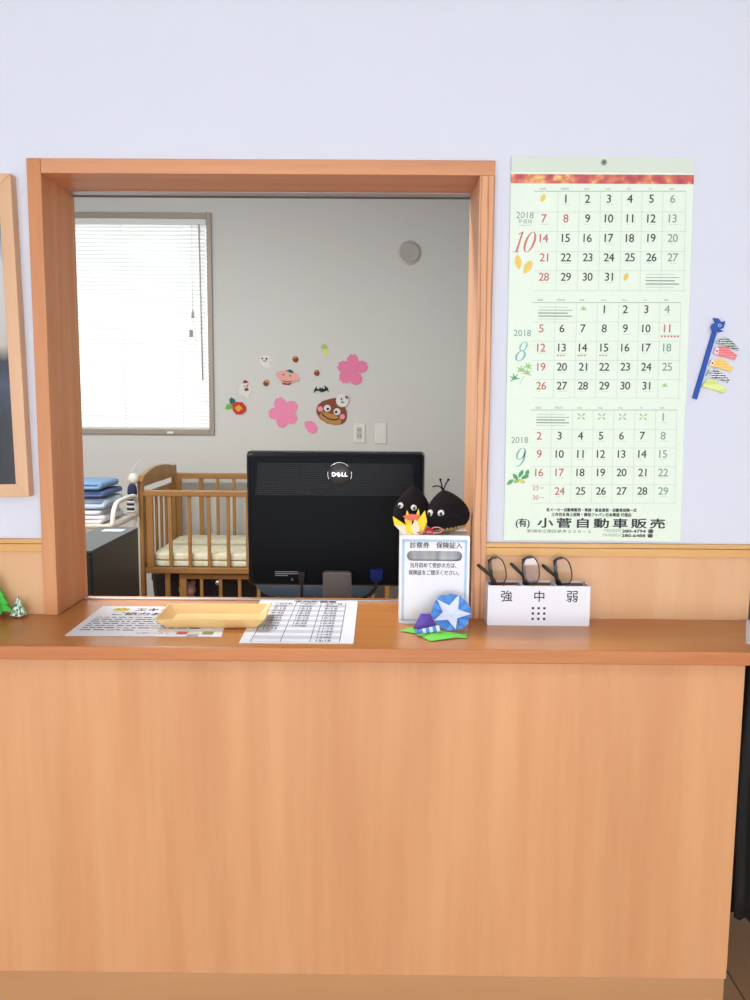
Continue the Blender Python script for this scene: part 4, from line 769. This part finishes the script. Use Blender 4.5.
for a0, a1 in ((40, 140), (165, 205), (-25, 15)):
    mb.tube([(bx + .0275 * math.cos(R(a)), -.0345, bz + .0275 * math.sin(R(a))) for a in [a0 + (a1 - a0) * k / 10 for k in range(11)]], .0011, SIL, 6)
mb.text('D', bx - .0130, bz, SIL, -.0356, h=.0095, w=.0092, bold=.03); mb.text('L', bx + .0078, bz, SIL, -.0356, h=.0095, w=.0062, bold=.03); mb.text('L', bx + .0150, bz, SIL, -.0356, h=.0095, w=.0062, bold=.03)
k0 = len(mb.v); mb.M = MT @ Matrix.Translation((bx - .002, 0, bz)) @ Matrix.Rotation(R(-38), 4, 'Y'); mb.text('E', 0, 0, SIL, -.0357, h=.0095, w=.0082, bold=.03)
mb.build('badge_lettering', bd, label='silver lettering and ring')
mb = MB(); mb.prism([(-.026, -.085), (.038, -.085), (.0395, .148), (.036, .153), (-.024, .153), (-.0275, .148)], -.062, -.040, NECK, 'y')
for v in range(len(mb.v)): x, y, z = mb.v[v]; mb.v[v] = (x, y - .0 + (.02 if z < 0 else 0), z + .012 + (.075 if z < 0 else 0))
mb.build('stand_neck', mn, .004)
mb = MB(); mb.lathe([(.085, 0), (.085, .008), (.06, .013), (.03, .015)], NECK, 36, c=(0, -.02)); mb.build('stand_base', mn, .002)
mb = MB(); mb.M = MT; GP = mat('label_grey_print', (150, 152, 156), .6)
for i, l in enumerate((.062, .060, .03)): mb.line(-.142, -.122 - .0045 * i, -.142 + l, -.122 - .0045 * i, .0018, -.0305, GP)
mb.flat([(-.103, -.143), (-.100, -.143), (-.100, -.138), (-.103, -.138)], -.0305, GP); mb.build('spec_label', mn)
mb = MB(); mb.M = MT
mb.box(-.086, -.070, -.046, -.029, -.135, -.118, BLACKP); mb.box(-.084, -.073, -.044, -.031, -.150, -.135, BLACKP)
mb.tube([(-.0785, -.037, -.150), (-.079, -.036, -.18), (-.080, -.02, -.23), (-.080, .02, -.268)], .0042, BLACKP, 8); mb.build('power_cable', mn, .001)
VGA = mat('blue_connector', (16, 34, 104), .55, spec=.2)
mb = MB(); mb.M = MT; mb.box(.082, .112, -.042, -.029, -.136, -.112, VGA); mb.box(.086, .108, -.040, -.031, -.143, -.136, VGA); cn = mb.build('video_plug', mn, .0015, label='blue video plug')
mb = MB(); mb.M = MT; mb.tube([(.097, -.035, -.143), (.095, -.037, -.158), (.082, -.036, -.174), (.060, -.03, -.188), (.042, -.01, -.215), (.03, .02, -.268)], .0042, BLACKP, 8); mb.build('video_cable', cn)
for x in (-.031, .033):
    pass

# --- office chair behind the desk
CHF = mat('blue_grey_chair_fabric', (104, 116, 128), .9, bump=.4, bscale=500)
oc2 = thing('office_chair', 'blue-grey office chair mostly hidden behind the black monitor', 'chair', (-.195, .80, 0), R(0))
mb = MB()
def slab(mb, w, d, h, cx, cy, cz, m, ax='z', n=8, rr=None):
    """soft-edged cushion"""
    rings = []
    for k in range(n + 1):
        t = -1 + 2 * k / n; s = (1 - abs(t) ** 4) ** .25 if abs(t) < 1 else 0
        s = (.82 + .18 * s) if rr is None else (.965 + .035 * s)
        ring = rrect(-w * s, w * s, -d * s, d * s, rr or min(w, d) * .35, 6)
        rings.append([(cx + a, cy + b, cz + t * h) if ax == 'z' else (cx + a, cy + t * h, cz + b) for a, b in ring])
    if ax != 'z': rings = rings[::-1]
    mb.rings(rings, m)
slab(mb, .225, .21, .035, 0, 0, .455, CHF); mb.build('seat', oc2)
mb = MB(); slab(mb, .214, .215, .03, 0, .24, .745, CHF, 'y'); mb.build('backrest', oc2)
mb = MB(); mb.tube([(0, .10, .41), (0, .24, .42), (0, .285, .50), (0, .282, .72)], .016, BLACKP, 8); mb.build('back_support', oc2)
mb = MB(); mb.lathe([(.025, .09), (.025, .30), (.018, .30), (.018, .42)], BLACKP, 14); mb.build('column', oc2)
for k in range(5):
    a = R(72 * k + 18); mb = MB(); mb.tube([(.02 * math.cos(a), .02 * math.sin(a), .10), (.23 * math.cos(a), .23 * math.sin(a), .065)], [.022, .014], BLACKP, 8)
    mb.ball((.235 * math.cos(a), .235 * math.sin(a), .029), (.028, .028, .0285), BLACKP, 12, 8); mb.build('leg', oc2)

# --- slim black cabinet
CAB = mat('black_cabinet_metal', (26, 27, 30), .38); CABT = mat('black_cabinet_top', (44, 44, 46), .35)
cbn = thing('black_cabinet', 'slim black cabinet with a pale sticker on top, left of the crib', 'cabinet', (-.866, .90, 0))
mb = MB(); mb.box(-.064, .064, -.212, .222, .02, .731, CAB); mb.build('body', cbn, .002)
mb = MB(); mb.box(-.065, .065, -.222, .223, .731, .74, CABT); mb.build('top', cbn, .002)
mb = MB(); mb.box(-.062, .062, -.222, -.2122, .03, .728, BLACKP); dr = mb.build('door', cbn, .002)
mb = MB(); mb.box(.030, .045, -.230, -.2222, .40, .50, ALU); mb.build('handle', dr, .002)
for x in (-.05, .035):
    for y in (-.2, .19): mb = MB(); mb.box(x, x + .018, y, y + .018, 0, .02, BLACKP); mb.build('foot', cbn)
pass
mb = MB(); mb.box(-.028, .040, .125, .172, .7401, .7406, mat('pale_blue_sticker', (176, 198, 222), .6)); mb.build('sticker', cbn, label='pale blue sticker')

# --- white trolley with folded cloths
WM = mat('cream_painted_tube', (226, 222, 210), .4)
tc_ = thing('trolley', 'cream tubular trolley carrying folded cloths beside the black cabinet', 'trolley', (-1.425, 2.02, 0))
xr = .308; y0, y1 = -.2, .14
mb = MB(); mb.box(-.33, xr - .012, y0 + .006, y1 - .006, .628, .636, WM); mb.build('shelf', tc_, .002)
mb = MB(); mb.tube([(-.33, y0, .634), (xr, y0, .634), (xr, y1, .634), (-.33, y1, .634)], .011, WM, 10, closed=True); mb.build('shelf_rail', tc_)
def arc(p, q_, n=6): return [p]
for x in (xr, -.33):
    h_ = [(x, y0, .634), (x, y0, .645)] + [(x, y0 + .085 - .085 * math.cos(R(a)), .645 + .085 * math.sin(R(a))) for a in (15, 30, 45, 60, 75, 90)] + [(x, 0, .733)] + [(x, y1 - .05 + .05 * math.sin(R(a)), .68 + .05 * math.cos(R(a))) for a in (0, 20, 40, 60, 80, 90)] + [(x, y1, .634)]
    mb = MB(); mb.tube(h_, .0105, WM, 10); mb.build('handle', tc_)
for x in (xr, -.33):
    for y in (y0, y1):
        mb = MB(); mb.tube([(x, y, .63), (x, y, .05)], .0105, WM, 10); mb.lathe([(.012, 0), (.024, .004), (.024, .04), (.012, .05)], BLACKP, 12, c=(x, y)); mb.build('leg', tc_)
mb = MB(); mb.box(-.33, xr - .012, y0 + .006, y1 - .006, .22, .228, WM); mb.build('lower_shelf', tc_, .002)
DEN = mat('mid_blue_cloth', (116, 152, 190), .9, bump=.5, bscale=160); DEN2 = mat('dark_blue_cloth', (84, 106, 150), .9, bump=.5, bscale=160); LBC = mat('pale_blue_cloth', (176, 194, 214), .9, bump=.5, bscale=160); TOW = mat('white_towel', (216, 212, 216), .95, bump=.7, bscale=260)
def folded(name, label, cat, x0, x1, ya, yb, z, layers, th, m, amp=.006, droop=0., seed=1):
    """folded cloth: stacked layers joined by a rounded fold at the right-hand end"""
    o = thing(name, label, cat, ((x0 + x1) / 2, (ya + yb) / 2, z)); mb = MB(); w = (x1 - x0) / 2; d = (yb - ya) / 2
    # snake profile in (x,z)
    prof = []
    for L in range(layers):
        zc = th * (L + .5); xs = [(-w + 2 * w * k / 14) for k in range(15)]
        if L % 2: xs = xs[::-1]
        prof += [(x, zc) for x in xs]
        if L < layers - 1:
            e = xs[-1]; s_ = 1 if e > 0 else -1
            prof += [(e + s_ * th * .5 * math.sin(R(a)), zc + th * .5 - th * .5 * math.cos(R(a))) for a in (40, 90, 140)]
    outer = []; n = len(prof); t2 = th * .46
    nor = []
    for i in range(n):
        a = Vector(prof[max(i - 1, 0)]); b = Vector(prof[min(i + 1, n - 1)]); dd_ = (b - a).normalized() if (b - a).length > 0 else Vector((1, 0)); nor.append(Vector((-dd_.y, dd_.x)))
    up = [Vector(p) + nn * t2 for p, nn in zip(prof, nor)]; dn = [Vector(p) - nn * t2 for p, nn in zip(prof, nor)]
    ringp = up + dn[::-1]; rings = []
    for j in range(9):
        y = -d + 2 * d * j / 8; rg = []
        for p in ringp:
            nz = noise.noise(Vector((p.x * 9 + seed, y * 9, p.y * 6)))
            edge = max(0, (abs(p.x) / w - .6)) * droop * (1 if p.y > th * .6 else 0)
            rg.append((p.x + amp * nz, y + amp * noise.noise(Vector((p.x * 7, seed + p.y * 20, y * 5))), max(.0005, p.y + amp * .22 * nz * min(1, p.y / th) - edge)))
        rings.append(rg)
    mb.rings(rings[::-1], m); mb.build('cloth', o); return o
zt_ = .638
folded('folded_towel', 'white folded towel lowest on the cream trolley', 'cloth', -1.60, -1.185, 1.86, 2.12, zt_, 3, .0185, TOW, .007, 0, 3)
folded('folded_cloth', 'crumpled pale blue cloth between the white towel and the bright blue cloths on the trolley', 'cloth', -1.62, -1.180, 1.88, 2.12, zt_ + .0605, 2, .0225, LBC, .012, .0, 5)
folded('folded_cloth', 'dark blue folded cloth under the top blue cloth on the trolley', 'cloth', -1.62, -1.18, 1.87, 2.12, zt_ + .112, 2, .0135, DEN2, .008, .0, 8)
folded('folded_cloth', 'mid blue folded cloth topmost of the pile on the trolley', 'cloth', -1.62, -1.19, 1.86, 2.10, zt_ + .1445, 2, .016, DEN, .008, .0, 11)

# --- crib
CW = wood('crib_wood', (172, 126, 70), (150, 106, 54), (7, 7, .9), .42, (.3, .7)); CWH = wood('crib_wood_lying', (172, 126, 70), (150, 106, 54), (.9, 7, 7), .42, (.3, .7))
cr_ = thing('crib', 'brown wooden baby crib with slatted sides behind the monitor', 'crib', (-1.195, 2.45, 0))
CL_, CD = 1.245, .66
mb = MB(); mb.box(.022, CL_ - .022, -.004, .022, .691, .721, CWH); mb.build('top_rail', cr_, .004)
mb = MB(); mb.box(.022, CL_ - .022, -.004, .022, .304, .333, CWH); mb.build('lower_rail', cr_, .003)
mb = MB(); mb.box(.022, CL_ - .022, CD - .022, CD + .004, .721, .753, CWH); mb.build('top_rail', cr_, .004)
mb = MB(); mb.box(.022, CL_ - .022, CD - .022, CD + .004, .318, .348, CWH); mb.build('lower_rail', cr_, .003)
for k in range(12):
    x = .1535 + .0962 * k
    if x > CL_ - .05: break
    mb = MB(); mb.box(x - .0085, x + .0085, .003, .016, .330, .694, CW); mb.build('slat', cr_, .002)
for k in range(12):
    x = .1695 + .0942 * k
    if x > CL_ - .05: break
    wd = .0125 if k == 0 else .009
    mb = MB(); mb.box(x - wd, x + wd, CD - .016, CD - .003, .345, .724, CW); mb.build('slat', cr_, .002)
mb = MB(); mb.box(.036, .070, -.001, .020, .333, .692, CW); mb.build('gate_post', cr_, .003)
mb = MB(); mb.box(.026, .056, CD - .020, CD + .001, .348, .722, CW); mb.build('gate_post', cr_, .003)
for x in (0, CL_ - .022):
    for y in (-.012, CD - .022): ep = MB(); ep.box(x, x + .026, y, y + .034, 0, .80 if y > 0 else .755, CW); ep.build('end_post', cr_, .006)
    # curved headboard: arch across the depth
    yy = [-.006 + (CD + .012) * k / 20 for k in range(21)]
    top = [(y, .768 + .054 * math.sin(math.pi * min(max((y + .006) / (CD + .012), 0), 1)) ** .45) for y in yy]; low = [(y, .736) for y in yy[::-1]]
    mb = MB(); mb.prism(top + low, x - .003, x + .025, CW, 'x'); mb.build('headboard', cr_, .004)
    mb = MB(); mb.box(x + .002, x + .020, .022, CD - .022, .668, .702, CW); mb.build('end_rail', cr_, .003)
    mb = MB(); mb.box(x + .002, x + .020, .022, CD - .022, .318, .348, CW); mb.build('end_rail', cr_, .003)
    for k in range(6):
        y = .085 + .098 * k; mb = MB(); mb.box(x + .004, x + .018, y - .009, y + .009, .345, .672, CW); mb.build('end_slat', cr_, .002)
mb = MB(); mb.box(.04, CL_ - .04, .03, CD - .03, .318, .330, CWH); mb.build('bed_board', cr_, .002)
# storage frame underneath
mb = MB(); mb.box(.19, CL_ - .03, .02, .040, .272, .296, CWH); mb.box(.19, .225, .02, .040, .06, .272, CW); mb.box(.19, CL_ - .03, .02, .040, .04, .06, CWH); mb.build('lower_frame', cr_, .002)
for k in range(10):
    x = .30 + .096 * k
    if x > CL_ - .05: break
    mb = MB(); mb.box(x - .0085, x + .0085, .024, .037, .06, .272, CW); mb.build('lower_slat', cr_, .002)
mb = MB(); mb.box(.115, .140, .03, .045, .04, .32, CW); mb.build('lower_slat', cr_, .002)
mb = MB(); mb.lathe([(.004, .0), (.004, .012), (.012, .014), (.012, .020)], ALU, 12, c=(.39, .262), axis='y'); mb.build('latch_knob', cr_, label='small bright latch')
MATTR = ramp_noise('cream_print_mattress', [(.40, (226, 220, 186)), (.52, (238, 234, 210)), (.62, (238, 234, 212)), (.70, (226, 220, 130))], 14, 2, .9)
mt_ = thing('crib_mattress', 'cream printed mattress lying inside the wooden crib', 'mattress', (-.574, 2.78, .3303))
mb = MB(); slab(mb, .568, .30, .0165, 0, 0, .0168, MATTR, rr=.05); slab(mb, .570, .302, .0175, 0, 0, .0510, MATTR, rr=.05); mb.build('mattress_pad', mt_)
pk = thing('plush_toy', 'small pale pink soft toy on the floor under the crib', 'toy', (-.985, 2.55, 0)); PKP = mat('pale_pink_plush', (196, 158, 150), .95, bump=.6)
mb = MB(); mb.ball((0, 0, .09), (.065, .042, .09), PKP, 18, 12); mb.build('body', pk)
mb = MB(); mb.ball((0, 0, .200), (.045, .038, .040), PKP, 16, 10); mb.ball((-.03, 0, .236), .014, PKP, 10, 8); mb.ball((.03, 0, .236), .014, PKP, 10, 8); mb.build('head', pk)
sb = thing('storage_box', 'dark grey fabric storage box pushed under the crib', 'box', (-.65, 2.84, 0)); DG = mat('dark_grey_fabric_box', (62, 58, 58), .9, bump=.4)
mb = MB(); mb.rings([rr_ for rr_ in ([(a, b, z) for a, b in rrect(-w_, w_, -d_, d_, .03, 5)] for w_, d_, z in ((.525, .20, 0), (.54, .215, .20), (.54, .215, .225)))], DG, smooth=False); mb.build('box_body', sb, .003)
mb = MB(); mb.rings([[(a, b, z) for a, b in rrect(-.545, .545, -.22, .22, .03, 5)] for z in (.2255, .262)], DG, smooth=False); mb.build('lid', sb, .004)
# hanging doll on the crib's end
dl = thing('plush_doll', 'small plush doll with striped legs hung on the left end of the crib', 'toy', (-1.210, 2.405, .575)); dl.scale = (1.1, 1.1, 1.1)
WP = mat('white_plush', (222, 216, 204), .95); NV = mat('navy_plush', (44, 48, 84), .95); RS = mat('red_plush', (150, 58, 58), .95)
mb = MB(); mb.ball((.006, 0, .188), (.024, .022, .026), WP, 14, 10); mb.build('head', dl)
mb = MB(); mb.lathe([(.012, .165), (.020, .15), (.022, .125), (.018, .112)], NV, 14); mb.build('body', dl, label='navy body')
mb = MB()
for k in range(10): mb.lathe([(.0245 - .0004 * abs(k - 4) ** 1.5, .112 - .0105 * k), (.0262 - .0004 * abs(k - 4) ** 1.5, .107 - .0105 * k), (.0245 - .0004 * abs(k - 4) ** 1.5, .1015 - .0105 * k)], (WP, RS if k > 5 else NV)[k % 2], 14)
mb.build('striped_skirt', dl, label='striped knitted skirt')
mb = MB(); mb.tube([(0, .0, .212), (.004, .012, .235), (.012, .026, .2555), (.03, .03, .262)], .0022, WP, 6); mb.build('hanging_cord', dl)

# --- venetian blind
SL = translucent('blind_slat_white', (228, 229, 226), .22)
bl = thing('venetian_blind', 'white closed venetian blind hanging in the bronze-framed window', 'blind', (-1.475, 3.205, 0))
bx0, bx1 = -.473, .4815
mb = MB(); mb.box(bx0, bx1, -.012, .014, 2.150, 2.180, WHITE_PL); mb.build('headrail', bl, .003)
mb = MB(); nS = 53; zT, zB = 2.143, 1.018
for k in range(nS):
    z = zT - (zT - zB) * k / (nS - 1); pts = []
    for j in range(7):
        u = j / 6 - .5; pts.append((.0035 * (1 - 4 * u * u) * -1 + .009 * u, z + .0125 * u * 2))
    vs = []
    for y_, zz in pts: vs += [(bx0 + .002, y_, zz), (bx1 - .002, y_, zz)]
    mb.add(vs, [(2 * j, 2 * j + 1, 2 * j + 3, 2 * j + 2) for j in range(6)], SL, True)
mb.build('slats', bl)
mb = MB(); mb.box(bx0, bx1, -.010, .012, .999, 1.012, WHITE_PL); mb.build('bottom_rail', bl, .003)
CO = mat('blind_cord', (204, 206, 202), .6)
mb = MB(); mb.tube([(.444, -.020, 2.15), (.447, -.021, 1.7), (.451, -.020, 1.28)], .0045, mat('wand_grey', (190, 192, 188), .4), 8); mb.build('wand', bl)
mb = MB(); mb.tube([(.402, -.019, 2.15), (.400, -.019, 1.67)], .0016, CO, 6); mb.lathe([(.003, 1.68), (.008, 1.66), (.009, 1.635), (.004, 1.63)], mat('cord_tassel_grey', (176, 178, 172), .5), 10, c=(.400, -.019)); mb.build('pull_cord', bl)
mb = MB(); mb.tube([(.400, -.019, 1.62), (.380, -.019, 1.55), (.376, -.019, 1.48), (.392, -.019, 1.43), (.412, -.019, 1.47), (.414, -.019, 1.55), (.400, -.019, 1.62)], .0014, CO, 6)
mb.box(.380, .400, -.026, -.016, 1.525, 1.565, mat('cord_cleat_grey', (150, 152, 148), .5)); mb.build('cord_loop', bl)
mb = MB()
for x in (-.32, .0, .335): mb.tube([(x, -.0165, 2.15), (x, -.0165, 1.01)], .0012, CO, 5)
mb.build('ladder_cord', bl)

# --- outlet, switch and vent on the back wall
PLT = mat('outlet_plate_white', (226, 226, 220), .4); OUTG = mat('outlet_grey_insert', (196, 194, 184), .5); SLOT = mat('outlet_slot', (60, 58, 54), .6)
ou = thing('wall_outlet', 'white wall outlet plate below the paper chestnut, left of the blank switch plate', 'outlet', (-.1225, 3.2, .985))
mb = MB(); mb.box(-.034, .034, -.008, 0, -.058, .058, PLT); mb.build('plate', ou, .003)
mb = MB(); mb.box(-.0155, .0155, -.0105, -.0081, -.034, .034, OUTG)
for z in (-.017, .017):
    for x in (-.006, .006): mb.box(x - .0016, x + .0016, -.0109, -.0106, z - .006, z + .006, SLOT)
mb.build('socket_insert', ou)
sw = thing('wall_switch', 'white blank wall plate right of the outlet', 'switch', (.002, 3.2, .984))
mb = MB(); mb.box(-.034, .034, -.008, 0, -.060, .060, PLT); mb.build('plate', sw, .003)
mb = MB(); mb.box(-.022, .022, -.0105, -.0081, -.045, .045, PLT); mb.build('rocker', sw, .002)
vt = thing('wall_vent', 'round pale vent cover high on the office back wall', 'vent', (.157, 3.2, 2.003)); VM = mat('vent_cream', (206, 205, 198), .5)
mb = MB(); mb.lathe([(.0005, .020), (.050, .018), (.056, .012), (.058, .010), (.066, .008), (.066, .0)], VM, 36, axis='y'); mb.build('cover', vt)
mb = MB(); mb.lathe([(.050, .0205), (.053, .0215), (.056, .0195)], mat('vent_grey_ring', (176, 175, 168), .6), 36, axis='y'); mb.build('ring', vt)  # raised ring in a slightly darker grey than the cover

# --- paper decorations on the back wall
def S_(k): return STICKERS[k]
SM = {n: mat('paper_' + n, c_, .75) for n, c_ in dict(pink=(240, 142, 180), pinkd=(232, 128, 168), red=(196, 48, 44), yellow=(226, 168, 44), teal=(18, 104, 98), green=(112, 184, 64), white=(226, 226, 224), comb=(146, 62, 64), brown=(132, 70, 42), tan=(190, 136, 74), cap=(196, 148, 92), peach=(236, 172, 164), black=(26, 26, 28), cheek=(242, 150, 168), lime=(160, 204, 110), lemon=(232, 226, 110), cream=(238, 232, 180), outline=(190, 190, 190), feet=(150, 64, 56)).items()}
def sticker(name, label, key, cat='wall sticker', group=None):
    (x, z), d = S_(key); return thing(name, label, cat, (x, 3.2, z), 0, group), d
def cut(t, nm, d, m, lvl, lbl=None, th=.0025):
    mb = MB(); a, b = -.0012 - th * (lvl + 1), -.0012 - th * lvl
    if isinstance(d, tuple): mb.disc(d[0], d[1], d[2], a, b, SM[m], 22)
    else: mb.prism(d, a, b + (.0008 if lvl == 0 else 0), SM[m], 'y')
    return mb.build(nm, t, label=lbl)
t, d = sticker('camellia_sticker', 'red folded paper camellia with yellow centre beside the window', 'camellia')
cut(t, 'leaf', d['teal'], 'teal', 0, 'dark teal leaf'); cut(t, 'leaf', d['green'], 'green', 0, 'light green leaf'); cut(t, 'bloom', d['red'], 'red', 1); cut(t, 'centre', d['yellow'], 'yellow', 2)
t, d = sticker('hen_sticker', 'white paper hen with red comb above the paper camellia', 'hen')
cut(t, 'egg', d['egg'], 'cream', 0); cut(t, 'body', d['body'], 'white', 1); mb = MB(); mb.tube([(d['wing'][0] + d['wing'][2] * math.cos(R(a)), -.0062, d['wing'][1] + d['wing'][2] * math.sin(R(a))) for a in range(40, 330, 24)], .0011, SM['outline'], 5); mb.build('wing', t); cut(t, 'comb', d['comb'], 'comb', 2); cut(t, 'beak', d['beak'], 'yellow', 3); cut(t, 'wattle', d['wattle'], 'comb', 2)
for e in ('eye1', 'eye2'): cut(t, 'eye', d[e], 'black', 2)
t, d = sticker('ghost_sticker', 'white smiling paper ghost above the pink paper face', 'ghost')
cut(t, 'body', d['body'], 'white', 0); cut(t, 'mouth', d['mouth'], 'red', 1)
for e in ('eye1', 'eye2'): cut(t, 'eye', d[e], 'black', 1)
for k, l in (('acorn1', 'small paper acorn between the hen and the left pink blossom'), ('acorn2', 'small paper acorn above the pink paper face'), ('acorn3', 'small paper acorn above the black bat')):
    t, d = sticker('acorn_sticker', l, k, group='paper acorns on the back wall'); cut(t, 'nut', d['nut'], 'brown', 0); cut(t, 'cap', d['cap'], 'cap', 1)
t, d = sticker('peach_sticker', 'pink smiling paper peach face with a green leaf on top', 'peach')
cut(t, 'feet', d['feet'], 'feet', 0); cut(t, 'face', d['face'], 'peach', 1)
for e in ('hand1', 'hand2'): cut(t, 'hand', d[e], 'peach', 2)
cut(t, 'leaf', d['leaf'], 'teal', 2); cut(t, 'mouth', d['mouth'], 'feet', 2)
for e in ('eye1', 'eye2'): cut(t, 'eye', d[e], 'black', 2)
def blossom(label, key, m):
    t, d = sticker('blossom_sticker', label, key, group='pink paper cherry blossoms')
    for k, (x, z) in enumerate(d['tips']):
        L = math.hypot(x, z); a = math.atan2(z, x); ca, sa = math.cos(a), math.sin(a)
        prof = [(.0, .0), (.25, .24), (.50, .38), (.74, .36), (.93, .20), (1.0, .08), (.90, 0), (1.0, -.08), (.93, -.20), (.74, -.36), (.50, -.38), (.25, -.24)]
        mb = MB(); mb.prism([(L * (ca * u - sa * v), L * (sa * u + ca * v)) for u, v in prof], -.0035 - .0004 * k, -.0004, SM[m], 'y'); mb.build('petal', t)
blossom('large pink paper cherry blossom at the upper right of the wall decorations', 'blossom1', 'pinkd')
blossom('large pink paper cherry blossom left of the brown chestnut face', 'blossom2', 'pink')
t, d = sticker('petal_sticker', 'single pink paper petal left of the wall outlet', 'petal'); cut(t, 'petal_shape', d['body'], 'pink', 0)
t, d = sticker('fruit_sticker', 'small yellow paper fruit with green leaves left of the upper pink blossom', 'fruit'); cut(t, 'fruit', d['body'], 'lemon', 0); cut(t, 'leaf', d['leaf'], 'lime', 1)
t, d = sticker('bat_sticker', 'small black paper bat above the chestnut face', 'bat'); cut(t, 'bat_shape', d['body'], 'black', 0)
t, d = sticker('chestnut_sticker', 'large brown smiling paper chestnut face with pink cheeks', 'chestnut')
cut(t, 'shell', d['body'], 'brown', 0); cut(t, 'lower_face', d['face'], 'tan', 1); cut(t, 'mouth', d['mouth'], 'black', 2)
for e, p in (('eye1', 'pup1'), ('eye2', 'pup2')):
    o = cut(t, 'eye', d[e], 'white', 2); mb = MB(); mb.disc(*d[p], -.0112, -.0087, SM['black'], 16); mb.build('pupil', o)
for e in ('ch1', 'ch2'): cut(t, 'cheek', d[e], 'cheek', 2)
t, d = sticker('bird_sticker', 'round white paper bird with red comb overlapping the chestnut face', 'birdbadge')
cut(t, 'body', d['body'], 'white', 3); cut(t, 'comb', d['comb'], 'comb', 4)
for e in ('m1', 'm2'): cut(t, 'mark', d[e], 'teal', 4)
